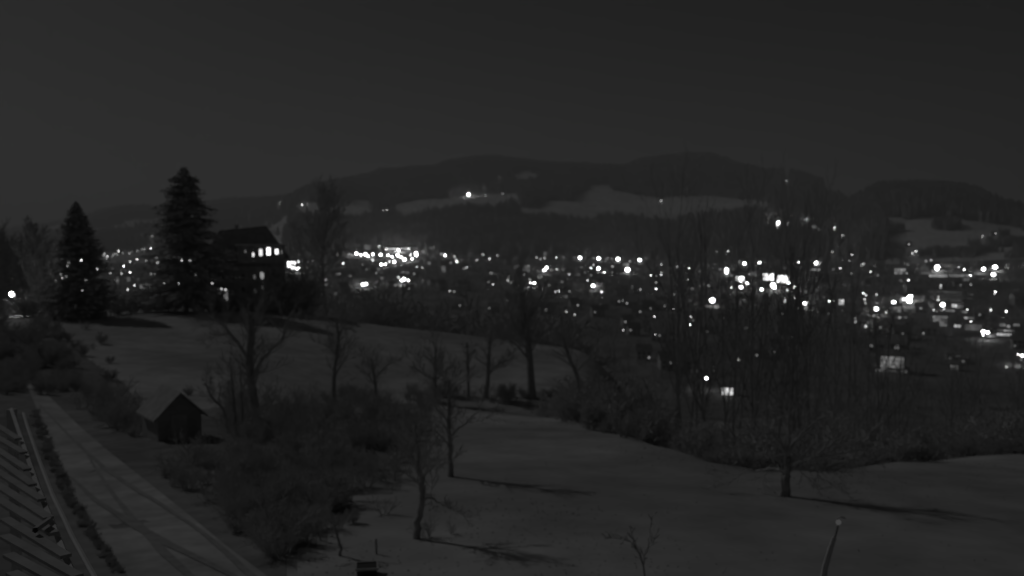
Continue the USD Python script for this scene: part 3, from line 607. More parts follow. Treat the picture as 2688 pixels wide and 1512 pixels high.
fronts = []
for (u, v, w, h, p) in FRONTS:
    q = hit(u, v + h / 2, 0.4, dmin=262)
    if q is None: continue
    fronts.append((u, v, w, h, p, q))
fadj = lambda p: "blazing glazed hall" if p >= 220 else ("brightly lit building" if p >= 130 else ("softly lit building" if p >= 80 else "dimly lit building"))
fn = name_all([(u, v, fadj(p)) for (u, v, w, h, p, q) in fronts], "")
rngb = np.random.default_rng(31)
for (u, v, w, h, p, q), lab in zip(fronts, fn):
    dist = math.hypot(q[0], q[1]); m = dist / FPX; W, Hh = max(w * m, 2.2), max(h * m, 1.2)
    lab = " ".join(lab.replace(" ,", ",").replace("building with a", "building with").split())
    x, y = q[0], q[1]; gz = float(ground(x, y)); z0 = max(q[2] - gz, 0.3)
    yaw = face_yaw(x, y, rngb.uniform(-0.12, 0.12)); D = min(max(W * 0.7, 6), 16)
    low = Hh / W < 0.55
    bw, bh = W + rngb.uniform(1.0, 2.5), z0 + Hh + 0.6
    cx, cy = x + math.sin(-yaw) * D / 2, y + math.cos(-yaw) * D / 2
    t = thing("town_building", lab, "building", (cx, cy, gz), yaw, "town buildings with lit fronts")
    if low:
        part("wall", box(-bw / 2, bw / 2, -D / 2, D / 2, -2, bh), M["greywall"], t)
        part("roof", box(-bw / 2 - .4, bw / 2 + .4, -D / 2 - .4, D / 2 + .4, bh, bh + .35), M["roof"], t)
    else:
        rh = min(0.32 * D, 4.5)
        part("wall", gable_walls(bw, D, bh, rh), M["greywall"], t)
        rf = prism_roof(bw, D, rh); part("roof", (rf[0] + [0, 0, bh + 0.02], rf[1]), M["roof"], t)
    nx, ny = max(1, min(10, int(round(w / 7.0)))), max(1, min(4, int(round(h / 6.5))))
    lin = (p / 255.0) ** 2.2; gap = 0.12 if p >= 220 else (0.2 if w < 34 else 0.1)
    area_k = 1.0 / max((1 - gap) ** 2, 0.3) / (min(1.0, w / 11.0) * min(1.0, h / 8.0)) ** 0.55
    pw, ph = W / nx, Hh / ny
    for i in range(nx):  # glowing panes hold the lamplight that falls on fronts and roads
        for j in range(ny):
            px_, pz = -W / 2 + (i + .5) * pw, z0 + (j + .5) * ph
            k = (float(rngb.choice([0.3, 0.7, 1.0, 1.4, 1.9])) if w < 34 else rngb.uniform(.75, 1.2)) if nx * ny > 1 else 1.0
            if p >= 220: k = max(k, 0.7)
            part("window", box(px_ - pw * (1 - gap) / 2, px_ + pw * (1 - gap) / 2, -D / 2 - 0.06, -D / 2 - 0.01, pz - ph * (1 - gap) / 2, pz + ph * (1 - gap) / 2),
                 glow((4.0 if p >= 250 else lin * 1.15) * area_k * k, var=p < 220), t)
    HOUSES.append((cx, cy, max(bw, D) * 0.6, bh + 3, math.hypot(cx, cy)))

# faint lights, each given a house with one lit window; some are invented
wins = []
for (u, v, w, h, p) in WINS:
    wz = rngb.choice([1.9, 4.4]); q = hit(u, v, wz, dmin=262)
    if q is not None: wins.append((u, v, w, p, wz, q))
wn_ = name_all([(u, v, ("faint" if p > 75 else "barely lit")) for (u, v, w, p, wz, q) in wins], "window house")
for (u, v, w, p, wz, q), lab in zip(wins, wn_):
    dist = math.hypot(q[0], q[1]); wd, dp, hh, rh = [(10, 9, 5.6, 3.5), (12, 10, 6.2, 4.2), (9, 8, 5.6, 4.0)][int(rngb.integers(0, 3))]
    yaw = face_yaw(q[0], q[1], rngb.uniform(-.35, .35)); ix = int(rngb.integers(0, 3)); lx = -wd / 3 + ix * wd / 3
    c, s = math.cos(yaw), math.sin(yaw); ox, oy = lx * c + dp / 2 * s, lx * s - dp / 2 * c
    cx, cy = q[0] - ox, q[1] - oy
    t = thing("lit_house", lab.replace("window house", "house window"), "house", (cx, cy, q[2] - wz), yaw, "houses with one lit window")
    part("wall", gable_walls(wd, dp, hh, rh), M["greywall"], t); r = prism_roof(wd, dp, rh); part("roof", (r[0] + [0, 0, hh + .02], r[1]), M["roof"], t)
    a = 1.5 / (dist / 983.0) ** 2; L = (p / 255.0) ** 2.2 * max(6.5 / a, 1.0) * (w / PX / 2.7) * 2.2
    for i in range(3):
        for j in (1.9, 4.4):
            x = -wd / 3 + i * wd / 3; on = i == ix and j == wz
            part("window", box(x - .6, x + .6, -dp / 2 - .06, -dp / 2 - .01, j - .65, j + .65), glow(L) if on else M["pane"], t, label="lit window" if on else None)
    HOUSES.append((cx, cy, wd * .6, hh + rh, dist))

# dark houses around the lights: five kinds, each copied
def dark_house(k):
    c = klass("dark_house_" + "abcde"[k])
    w, d, h, rh = [(10, 9, 5.5, 3.5), (13, 10, 6.5, 4.5), (9, 8, 4.5, 4.0), (18, 12, 8.5, 4.0), (12, 11, 7.5, 5.5)][k]
    class Hold:       # parts are laid under the class prim
        pass
    part("wall", gable_walls(w, d, h, rh), M["plaster"] if k % 2 else M["greywall"], c)
    r = prism_roof(w, d, rh); part("roof", (r[0] + [0, 0, h + .02], r[1]), M["roof"], c)
    part("chimney", box(w * .2, w * .2 + .7, -.35, .35, h + rh * .6, h + rh + 1.1), M["greywall"], c)
    for i in range(3):
        for j in range(2 if h > 5 else 1):
            part("window", box(-w / 3 + i * w / 3 - .55, -w / 3 + i * w / 3 + .55, -d / 2 - .05, -d / 2 - .01, 1.2 + j * 2.8, 2.5 + j * 2.8), M["pane"], c)
    return c
dark = [dark_house(k) for k in range(5)]
rngd = np.random.default_rng(77)
LPOS = np.array(LAMP_POS); LD = np.hypot(LPOS[:, 0], LPOS[:, 1]); LPX = np.stack(proj(LPOS), 1)
FPXY = np.array([[f[0], f[1]] for f in fronts]); FD = np.array([math.hypot(f[5][0], f[5][1]) for f in fronts])
ALLPX = np.vstack([LPX, FPXY]); ALLD = np.concatenate([LD, FD])
def clear(x, y, wid, hgt, d):
    """True when something of this size would stand in front of no light."""
    z = float(ground(x, y)); (u0, v0), (u1, v1) = proj([x, y, z]), proj([x, y, z + hgt]); hw = wid / 2 / d * FPX + 5
    c = (np.abs(ALLPX[:, 0] - u0) < hw) & (ALLPX[:, 1] < v0 + 2) & (ALLPX[:, 1] > v1 - 5) & (ALLD > d - 4)
    return not c.any()
nh = 0
for _ in range(9000):
    if nh >= 64: break
    d = math.sqrt(rngd.uniform(480 ** 2, 2080 ** 2)); az = rngd.uniform(azu(60 if d > 1000 else 900), azu(2760)); x, y = d * math.sin(az), d * math.cos(az)
    k = int(rngd.integers(0, 5)); wid, hgt = (14, 20)[k == 3], 10
    if any((x - a) ** 2 + (y - b) ** 2 < (r + wid * .8) ** 2 for a, b, r, _, _ in HOUSES) or not clear(x, y, wid + 3, hgt + 1, d): continue
    u0, v0 = proj([x, y, float(ground(x, y))])
    if v0 > 800 or (u0 > 2190 and v0 < 690): continue
    copy_of(dark[k], "town_house", "unlit gabled town house, a dark shape among the valley lights", "house", (x, y, float(ground(x, y))), face_yaw(x, y, rngd.uniform(-0.7, 0.7)), "unlit houses of the dark town")
    HOUSES.append((x, y, wid * .6, hgt, d)); nh += 1
# garden trees of the town, beyond counting
gt = [bare_tree(40 + k, H=1.0, r=0.02, kids=(9, 6, 4), ratio=0.5, ang=0.75, up=0.12, rmin=0.006, t0=0.2) for k in range(3)]
gts = [(np.vstack([a[0], b[0]]), np.vstack([a[1], b[1] + len(a[0])])) for a, b in gt]
GP = []
for _ in range(16000):
    d = math.sqrt(rngd.uniform(330 ** 2, 2130 ** 2)); az = rngd.uniform(azu(-40), azu(2740)); x, y = d * math.sin(az), d * math.cos(az); hh = rngd.uniform(6, 13)
    pu_, pv_ = proj([x, y, float(ground(x, y)) + hh])
    if pu_ > 2240 + rngd.normal(0, 30) and pv_ < 672 + rngd.normal(0, 14): continue
    if clear(x, y, hh * 0.55, hh, d): GP.append((x, y, float(ground(x, y)) - .3, hh))
    if len(GP) >= 3600: break
GP = np.array(GP)
instancer("garden_trees", gts, GP[:, :3], np.stack([GP[:, 3] * 1.2, GP[:, 3] * 1.2, GP[:, 3]], 1), rngd.uniform(0, 6.28, len(GP)), rngd.integers(0, 3, len(GP)), "dark bare garden trees scattered all over the town", "trees", M["twig"], each="tree")
# ------------------------------------------------------------------ the timber house on the crest
HD = 218.0
def gz_at(p): return float(ground(p[0], p[1]))
hc = P(655, 800, HD); hc[2] = gz_at(hc)
hyaw = -math.atan2(hc[0], hc[1])
mpx = HD / FPX
house = thing("timber_house", "big dark hip-roofed timber house on the meadow crest with a lit window row", "house", (hc[0], hc[1], hc[2]), hyaw)
def hx(u): return (u - 655) * mpx
def hz(v): return float(P(655, v, HD - 5)[2] - hc[2])
W0, W1, HB = hx(553), hx(744), 11.0
ze_, zr_ = hz(690), hz(594)
part("wall", box(W0, W1, 0, HB, -3, ze_), M["timber"], house)
o = 1.0
v = np.array([[W0 - o, -o, ze_ - .25], [W1 + o + .3, -o, hz(672)], [W1 + o + .3, HB + o, hz(672)], [W0 - o, HB + o, ze_ - .25], [hx(584), HB * .45, hz(605)], [hx(700), HB * .45, hz(593)]])
v[0, 2] = v[1, 2] = v[2, 2] = v[3, 2] = hz(684)
rf = trimesh.convex.convex_hull(v); part("roof", rf, M["roof"], house)
ch = box(hx(622), hx(630), HB * .5, HB * .5 + 1, hz(606), hz(590)); part("chimney", ch, M["greywall"], house)
# broad glazed dormer under the eave that holds the lit row
dx0, dx1 = hx(628), hx(743)
part("dormer", cat_([box(dx0, dx1, -2.2, HB * .4, hz(692), hz(647)), box(dx0 - .5, dx1 + .35, -2.8, HB * .4, hz(647) + .002, hz(643))]), M["timber"], house)
def hwin(u, v, w, h, L, y=-2.2, label=None, var=False):
    w, h = w - 2.2, h - 4.0 if h > 12 else h - 2.5
    x, z = hx(u), hz(v); ww, hh = w * mpx, h * mpx
    wn = part("window", box(x - ww / 2, x + ww / 2, y - .05, y - .01, z - hh / 2, z + hh / 2), glow(L, var) if L > 0 else M["pane"], house, label=label)
    part("frame", pane_frame(x, z, ww, hh, y - .002), M["timber"], wn)
for a in [(647, 661, 6, 9, .16), (666, 669.5, 6.5, 14, 1.5), (684.5, 664, 10, 21, 1.15), (703.5, 661, 11, 23, 3.2), (723.5, 662, 9.5, 17, 2.4), (735.5, 663, 5, 12, .2)]: hwin(*a)
for a in [(687, 727, 11, 22, .32), (668.5, 730, 7, 14, .10), (689.5, 762, 10, 19, .14), (670, 768, 9, 12, .08), (640, 730, 9, 18, 0), (617, 730, 9, 18, 0), (590, 730, 9, 18, 0), (716, 727, 9, 18, 0), (716, 765, 9, 18, 0), (640, 765, 9, 18, 0)]: hwin(*a, y=0.0)
part("balcony", cat_([box(W0 + 1, W1 - 1, -1.2, 0, hz(712), hz(709)), box(W0 + 1, W1 - 1, -1.2, -1.1, hz(709), hz(702))]), M["timber"], house)
# small wall lamps and the lit porch at its left corner
for i, (u, v, p, lab) in enumerate([(557, 744, .33, "small round lamp left of the dark timber house"), (581.5, 758, .3, "left one of two close lamps by the timber house corner"), (592, 760, .36, "right one of two close lamps by the timber house corner")]):
    q = P(u, v, HD - 9); g = float(ground(q[0], q[1]))
    t = thing("garden_lamp", lab, "lamp", (q[0], q[1], g), 0)
    part("lamp_head", trimesh.creation.icosphere(1, .16).apply_translation([0, 0, q[2] - g]), glow(p * 6.5 / 1.6), t)
    part("pole", tube([[0, 0, -.4], [0, 0, q[2] - g - .1]], .05, 5), M["metal"], t)
q = P(593, 776, HD - 5); g = float(ground(q[0], q[1]))
t = thing("porch", "small lit porch under two lamps at the timber house corner", "porch", (q[0], q[1], g), hyaw)
part("wall", box(-.6, .6, .1, 1.4, -1, q[2] - g + 1.1), M["timber"], t); part("roof", box(-.9, .9, -.4, 1.6, q[2] - g + 1.15, q[2] - g + 1.3), M["roof"], t)
part("door", box(-.32, .32, .02, .08, q[2] - g - 1.0, q[2] - g + .9), glow(.2, True), t)

# ------------------------------------------------------------------ the street lamp and lit corner at the far left
LD_ = 226.0
q = P(30.6, 772, LD_); g = float(ground(q[0], q[1]))
t = thing("near_street_lamp", "blazing street lamp on a slim pole beside the left trees", "lamp", (q[0], q[1], g))
part("lamp_head", trimesh.creation.icosphere(2, .42).apply_translation([0, 0, q[2] - g]), glow(60), t)
part("pole", tube([[.55, 0, -.5], [.5, 0, q[2] - g - .8], [.3, 0, q[2] - g - .3], [0.1, 0, q[2] - g - .2]], .06, 6), M["pale"], t)
def post_at(u, v0, v1, w, d, name, lab, cat, mat):
    a = P(u, v1, d); z = float(ground(a[0], a[1])); zt = P(u, v0, d)[2]
    t = thing(name, lab, cat, (a[0], a[1], z), -math.atan2(a[0], a[1]))
    return t, zt - z, w * d / FPX
t, h, w = post_at(17, 786, 816, 9, LD_ - 3, "gate_pillar", "pale stone pillar under the blazing street lamp", "pillar", M["pale"])
part("shaft", box(-w / 2, w / 2, -w / 2, w / 2, -.5, h - .25), M["pale"], t); part("cap", box(-w / 2 - .1, w / 2 + .1, -w / 2 - .1, w / 2 + .1, h - .25, h), M["pale"], t)
def strip_on_ground(pix, width, lift, n=14, dmin=8.0, dmax=400.0):
    """A ribbon lying on the land along the pixels."""
    pts = np.array([hit(u, v, 0, dmin, dmax) for u, v in pix]); s = np.linspace(0, len(pts) - 1, n); i = np.clip(s.astype(int), 0, len(pts) - 2); f = (s - i)[:, None]
    c = pts[i] * (1 - f) + pts[i + 1] * f; d = np.gradient(c[:, :2], axis=0); d /= np.linalg.norm(d, axis=1, keepdims=True); nrm = np.stack([-d[:, 1], d[:, 0]], 1)
    ww = np.interp(s, np.linspace(0, len(pts) - 1, np.size(width)), np.atleast_1d(width))[:, None]
    cols = [c[:, :2] + nrm * ww * k for k in (-.5, -.17, .17, .5)]
    V = np.concatenate([np.column_stack([a, ground(a[:, 0], a[:, 1]) + lift]) for a in cols]); F = []
    for k in range(3):
        for j in range(n - 1):
            a, b, c_, e = k * n + j, k * n + j + 1, (k + 1) * n + j + 1, (k + 1) * n + j
            F += [[a, e, c_], [a, c_, b]]
    return V, np.array(F)
top("garden_path", strip_on_ground([(36, 838.5), (60, 835.5), (88, 831), (140, 829)], [1.2, 2.2, 2.2, 1.2], .03, dmin=150), M["drive"], kind="structure")

# ------------------------------------------------------------------ conifers and the trees of the crest
near_spots = np.array([q[:2] for q in LAMPS if q[0] < 620] + [[17, 800], [593, 776], [557, 744], [30, 772]])
def big_conifer(u, vtop, d, R, lab, seed, **kw):
    b = P(u, 820, d); z = float(ground(b[0], b[1])); H = P(u, vtop, d)[2] - z
    a, c = conifer(seed, H, R, holes=(np.array([b[0], b[1], z]), near_spots), **kw)
    t = thing("conifer_tree", lab, "tree", (b[0], b[1], z)); part("trunk", a, M["bark"], t); part("crown", c, M["needle"], t)
big_conifer(207, 530, 208, 8.8, "dense dark narrow spruce standing left on the meadow crest", 11, whorl=.40, per=14, spray=1.2, taper=.74, droop=.25, base=.01)
big_conifer(490, 438, 214, 12.0, "tallest conifer, open layered tree left of the timber house", 12, whorl=.45, per=12, spray=1.3, taper=.66, droop=.45, gaps=.12, layered=.24, base=.06)

def crest_tree(name, u, vtop, d, seed, lab, group=None, kids=(12, 8, 5), spread=.46, ang=.62, r=.3, rmin=.03, base_v=None, cat="tree", t0=.2, mat="twig", ratio=None):
    b = P(u, 820, d); z = float(ground(b[0], b[1])); H = P(u, vtop, d)[2] - z
    a, c = bare_tree(seed, H=H * .92, r=r, kids=kids, ratio=spread, ang=ang, up=.14, rmin=rmin, t0=t0)
    t = thing(name, lab, cat, (b[0], b[1], z), 0, group); part("trunk", a, M["bark"], t); part("crown", c, M[mat], t)
crest_tree("broadleaf_tree", 118, 606, 244, 21, "round dense bare tree just left of the dark spruce", kids=(20, 12, 7), rmin=.07, mat="bark")
crest_tree("broadleaf_tree", 72, 655, 280, 22, "lower bushy bare tree behind the blazing street lamp", kids=(20, 12, 7), rmin=.07, spread=.55, mat="bark")
crest_tree("broadleaf_tree", 20, 640, 290, 23, "bare tree at the left frame edge above the street lamp", kids=(18, 11, 7), rmin=.07, spread=.55, mat="bark")
crest_tree("broadleaf_tree", 858, 528, 236, 24, "tall broad-crowned lone tree with one dark trunk right of the timber house", kids=(22, 11, 7), spread=.46, ang=.7, r=.45, rmin=.05, t0=.4)
crest_tree("broadleaf_tree", 552, 660, 226, 25, "small bare tree in front of the timber house's left corner", kids=(12, 8, 5), rmin=.04, spread=.5)

sh = []
for k in range(4):
    a, b = shrub(60 + k, H=2.6, stems=8 + k, rmin=.010); sh.append((np.vstack([a[0], b[0]]), np.vstack([a[1], b[1] + len(a[0])])))
dn = []
for k in range(3):
    c = klass("dense_bush_" + "abc"[k]); a, b = shrub(70 + k, H=2.6, stems=16, rmin=.026); part("stem", a, M["bark"], c); part("twigs", b, M["twig"], c); dn.append(c); sh.append((np.vstack([a[0], b[0]]), np.vstack([a[1], b[1] + len(a[0])])))
rc = np.random.default_rng(5)
def bush(name, c, x, y, size, lab, group, cat="shrub"):
    copy_of(c, name, lab, cat, (x, y, float(ground(x, y))), rc.uniform(0, 6.28), group, (size * rc.uniform(.9, 1.3), size * rc.uniform(.9, 1.3), size * rc.uniform(.85, 1.1)))
MASS = {}
def scrub(name, k, x, y, size):
    MASS.setdefault(name, []).append((x, y, float(ground(x, y)), size * rc.uniform(.9, 1.3), size * rc.uniform(.85, 1.1), rc.uniform(0, 6.28), k))
def flush(name, label, cat):
    q = np.array(MASS[name]); instancer(name, sh, q[:, :3], np.stack([q[:, 3], q[:, 3], q[:, 4]], 1), q[:, 5], q[:, 6].astype(int), label, cat, M["twig"], each="shrub")
# garden hedge and shrubs along the crest round the house
for u, d, s, lab in [(310, 216, 1.6, "bush at the right foot of the dark spruce"), (345, 218, 2.0, "dark bush between the two conifers, left one"), (385, 220, 1.7, "dark bush between the two conifers, middle one"), (425, 217, 2.2, "dark bush between the two conifers, right one"), (455, 216, 2.6, "dark bush under the tall conifer, left side"),
                     (520, 216, 2.6, "dark bush under the tall conifer, right side"), (548, 214, 2.4, "dark bush at the timber house's left corner"), (612, 214, 1.9, "left bush along the timber house front"), (650, 213, 1.7, "middle bush along the timber house front"), (690, 213, 1.8, "right bush along the timber house front"),
                     (735, 214, 2.8, "bush at the timber house's right corner"), (762, 217, 3.4, "big dark shrub right of the timber house"), (790, 219, 2.4, "dark shrub left of the lone tall tree"), (72, 222, 2.0, "lamplit shrub right of the stone pillar"), (100, 220, 2.2, "dark shrub beside the lamplit garden path"), (150, 212, 2.4, "dark shrub at the left foot of the spruce"), (250, 211, 2.4, "dark shrub hugging the spruce's right foot")]:
    p = P(u, 820, d); bush("garden_bush", dn[rc.integers(0, 3)], p[0], p[1], s, lab, None)
# the wood on the far side of the crest
for k in range(34):
    u = rc.uniform(775, 1480); d = rc.uniform(222, 300); vt = np.interp(u, [775, 850, 950, 1050, 1150, 1250, 1400, 1480], [770, 765, 770, 782, 798, 818, 835, 850]) + rc.uniform(0, 34)
    p = P(u, 820, d); g = float(ground(p[0], p[1])); H = P(u, vt, d)[2] - g
    if H > 3: scrub("hanger_wood", rc.integers(4, 7), p[0], p[1], H / 2.7)
flush("hanger_wood", "dark wood dropping away behind the far meadow's crest", "wood")

# ------------------------------------------------------------------ single bare trees of the orchard and hollow, limb by limb
def hand_tree(lab, d, limbs, twigs=(6, 5), L0=1.7, seed=1, rmin=.008, name="orchard_tree", side=5, ang=.7, up=.12):
    """limbs: (start width in pixels, end width, [(u, v), ...]); the first one is the trunk and stands on the ground."""
    rg = np.random.default_rng(seed); tr, cr = MB(), MB()
    u0, v0 = limbs[0][2][0]; h_ = hit(u0, v0, 0, 8, 200)
    dn_ = math.hypot(h_[0], h_[1]) if h_ is not None else 1e9
    if dn_ < 1.36 * d: dn_ = math.hypot(h_[0], h_[1]); L0 *= dn_ / d; rmin *= max(1, dn_ / 60); d = dn_
    base = P(u0, v0, d); base[2] = float(ground(base[0], base[1]))
    drop = P(u0, v0, d)[2] - base[2]
    t = thing(name, lab, "tree", tuple(base)); starts = {}
    for li, (w0, w1, pix) in enumerate(limbs):
        dep = starts.get(pix[0], 0.0); pts = []; dz = rg.normal(0, .12) if li else 0
        for i, (u, v) in enumerate(pix):
            dd = d + dep + dz * i * d * .03
            p = P(u, v, dd) - base
            if li == 0: p[2] -= drop * max(0, 1 - i / 2.0)
            pts.append(p); starts[(u, v)] = dep + dz * i * d * .03
        if li == 0: pts[0][2] = -.3
        pts = np.array(pts); k = len(pts); s = np.linspace(0, k - 1, 4 * k - 3)
        pp = np.stack([PchipInterpolator(np.arange(k), pts[:, j])(s) for j in range(3)], 1) + rg.normal(0, .02, (len(s), 3)) * (np.arange(len(s)) > 1)[:, None]
        rr = np.linspace(w0, w1, len(s)) * d / FPX / 2
        if li == 0: rr[0] *= 1.5; rr[1] *= 1.15
        (tr if li == 0 else cr).tube(pp, rr, 8 if li == 0 else 6)
        ln = np.linalg.norm(np.diff(pp, axis=0), axis=1).sum()
        nk = max(4, int(ln * 2.8))
        for j in range(nk):
            f = (0.35 if li == 0 else 0.15) + (0.65 if li == 0 else .85) * (j + rg.uniform()) / nk; i = min(int(f * (len(pp) - 1)), len(pp) - 2)
            dl = unit(pp[i + 1] - pp[i])
            grow(cr, cr, pp[i], turn(dl, ang * rg.uniform(.7, 1.4), rg.uniform(0, 6.28)), L0 * rg.uniform(.5, 1.2), max(rr[i] * .28, rmin), 1, 3, rg, (0,) + twigs, .6, .65, up, rmin, .16, .15)
    part("trunk", tr.mesh(), M["bark"], t); part("crown", cr.mesh(), M["twig"], t)
hand_tree("forked bare tree with a wide dark Y of limbs below the timber house", 84, [(26, 16, [(671, 1112), (669, 1075), (659, 1006), (656, 947), (660, 874), (662, 825)]), (12, 5, [(659, 1006), (667, 985), (687, 947), (716, 913), (743, 886), (753, 844), (770, 816)]),
          (11, 5, [(656, 947), (630, 908), (603, 874), (579, 847), (550, 830)]), (6, 3, [(753, 844), (790, 850), (820, 862)]), (6, 3, [(660, 874), (680, 850), (690, 825)]), (5, 3, [(603, 874), (575, 880), (550, 872)])], L0=2.3, seed=3)
hand_tree("thin upright bare tree with a flag-like top right of the forked tree", 88, [(13, 5, [(876, 1080), (876, 996), (883, 937), (888, 888), (883, 846)]), (5, 3, [(883, 937), (868, 915), (856, 905)]), (6, 3, [(888, 888), (905, 862), (935, 872)]), (5, 3, [(876, 996), (900, 950), (912, 935)])], L0=1.8, seed=4)
hand_tree("small twiggy bare tree in the hollow left of the pole trees", 86, [(10, 4, [(988, 1068), (984, 996), (974, 942)]), (5, 3, [(984, 996), (1010, 965), (1030, 950)]), (4, 3, [(984, 1010), (960, 980), (945, 975)])], L0=1.6, seed=5)
hand_tree("short-trunked bare tree with flat left branches in mid meadow", 96, [(13, 4, [(1145, 1056), (1141, 996), (1143, 955), (1143, 912)]), (6, 3, [(1141, 996), (1120, 985), (1092, 967), (1085, 950)]), (6, 3, [(1141, 1000), (1165, 978), (1185, 960)])], L0=1.7, seed=6)
hand_tree("thin straight pole tree standing upright on the far meadow", 100, [(9, 4, [(1230, 1042), (1229, 980), (1227, 898)]), (3, 2, [(1229, 960), (1240, 930), (1243, 915)])], L0=.9, seed=7)
hand_tree("slender leaning bare tree beside the thin pole tree", 100, [(14, 5, [(1274, 1045), (1281, 986), (1286, 898), (1290, 870)]), (5, 3, [(1281, 986), (1310, 955), (1340, 945)]), (4, 3, [(1286, 898), (1310, 885), (1325, 890)])], L0=1.7, seed=8)
hand_tree("sturdy dark trunk at the meadow's right end reaching past the crest", 98, [(20, 13, [(1396, 1045), (1391, 947), (1384, 893), (1376, 840), (1370, 770)]), (8, 3, [(1384, 893), (1350, 850), (1330, 800)]), (9, 3, [(1376, 840), (1410, 800), (1430, 750)]), (7, 3, [(1391, 947), (1350, 900), (1330, 885)]), (6, 3, [(1370, 770), (1355, 740), (1350, 715)])], L0=2.2, seed=9)
hand_tree("curved bare tree at the lawn edge left of the bare poplars", 88, [(14, 5, [(1524, 1055), (1517, 972), (1493, 937), (1478, 888), (1474, 830)]), (6, 3, [(1517, 972), (1550, 930), (1570, 890)]), (5, 3, [(1493, 937), (1470, 930), (1450, 915)])], L0=2.0, seed=10)
hand_tree("orchard tree of middle distance with a side limb to the right", 51, [(15, 6, [(1183, 1252), (1182, 1180), (1180, 1119), (1178, 1045), (1180, 1000)]), (8, 3, [(1182, 1180), (1188, 1144), (1207, 1124), (1227, 1105), (1262, 1075)]), (6, 3, [(1180, 1119), (1160, 1085), (1135, 1060)]), (6, 3, [(1182, 1180), (1162, 1150), (1140, 1128)]), (5, 3, [(1178, 1045), (1200, 1010), (1225, 1000)])], L0=1.5, seed=11)
hand_tree("nearest orchard tree with a crooked trunk and bare forked top", 37.5, [(20, 8, [(1094, 1414), (1097, 1370), (1109, 1316), (1107, 1267), (1097, 1227), (1094, 1168), (1090, 1120)]), (9, 3, [(1107, 1267), (1114, 1250), (1121, 1237), (1144, 1222), (1188, 1213)]), (8, 3, [(1109, 1316), (1100, 1345), (1109, 1345)][:1] + [(1134, 1308), (1160, 1326), (1185, 1322)]), (6, 3, [(1097, 1227), (1075, 1195), (1060, 1180)]), (5, 2.5, [(1121, 1237), (1130, 1190), (1140, 1160)])], L0=1.2, seed=12)
hand_tree("wide low apple tree on the lawn edge at the right", 46, [(25, 18, [(2061, 1303), (2062, 1262), (2064, 1240), (2068, 1200)]), (14, 4, [(2064, 1240), (2083, 1225), (2140, 1200), (2200, 1190), (2270, 1180)]), (12, 4, [(2064, 1240), (2030, 1232), (1985, 1236), (1950, 1230)]), (11, 4, [(2068, 1200), (2040, 1150), (2000, 1115)]), (11, 4, [(2068, 1200), (2095, 1150), (2140, 1110), (2170, 1090)]),
          (9, 3, [(2068, 1200), (2070, 1140), (2060, 1080)]), (8, 3, [(2083, 1225), (2120, 1235), (2160, 1240)]), (7, 3, [(2140, 1200), (2190, 1160), (2250, 1130)])], L0=1.7, seed=13, twigs=(7, 5), up=.05)
hand_tree("thin bent sapling left of the forked tree, leaning left", 62, [(7, 3, [(600, 1135), (586, 1075), (559, 1046), (545, 1020), (539, 1005)]), (3, 2, [(586, 1075), (575, 1050), (578, 1020)])], L0=1.0, seed=14)
hand_tree("bare upright sapling, left of the close pair by the forked tree", 64, [(9, 3.5, [(623, 1145), (615, 1075), (610, 1005), (606, 960)]), (4, 2, [(615, 1075), (600, 1030), (598, 1000)])], L0=1.1, seed=15)
hand_tree("bare upright sapling, right of the close pair by the forked tree", 64, [(9, 3.5, [(643, 1150), (636, 1075), (633, 1010), (630, 965)]), (4, 2, [(636, 1075), (650, 1040), (652, 1020)])], L0=1.1, seed=16)
hand_tree("leafless sapling beside the lane, in front of the shed", 38, [(7, 3, [(700, 1420), (703, 1380), (695, 1330), (690, 1290)]), (4, 2, [(703, 1380), (720, 1340), (735, 1320)])], L0=.9, seed=17)
hand_tree("faint leafless sapling rising from the bottom edge at the middle right", 26, [(6, 3, [(1694, 1530), (1688, 1490), (1672, 1440), (1650, 1395)]), (4, 2, [(1688, 1490), (1700, 1430), (1708, 1390)]), (3, 2, [(1672, 1440), (1640, 1415), (1615, 1400)])], L0=.4, seed=19, twigs=(4, 3))
hand_tree("dark bent sapling at the foot of the thicket near the frame's bottom", 33, [(9, 4, [(895, 1460), (890, 1430), (884, 1400), (877, 1378)]), (4, 2, [(884, 1400), (868, 1370), (862, 1350)])], L0=.7, seed=18)

# ------------------------------------------------------------------ litter of the thicket and wooded slope; bank and lane-side shade as darker ground
ground_patch("thicket_floor", lambda x, y, d, u, v: (pixels_inside([(-60, 848), (150, 862), (215, 930), (330, 1010), (390, 1120), (560, 1075), (700, 1062), (1000, 1058), (1140, 1062), (1125, 1150), (1050, 1275), (950, 1300), (880, 1375), (790, 1450), (700, 1530), (560, 1720), (-60, 1720)], u, v)) & (d > 5), .012)
ground_patch("slope_floor", lambda x, y, d, u, v: ((u > 1600) | ((u > 1380) & (v > 1030))) & (u < 2950) & (v < np.interp(u, EDGE_U, EDGE_V) - 6) & (d > 30), .012)
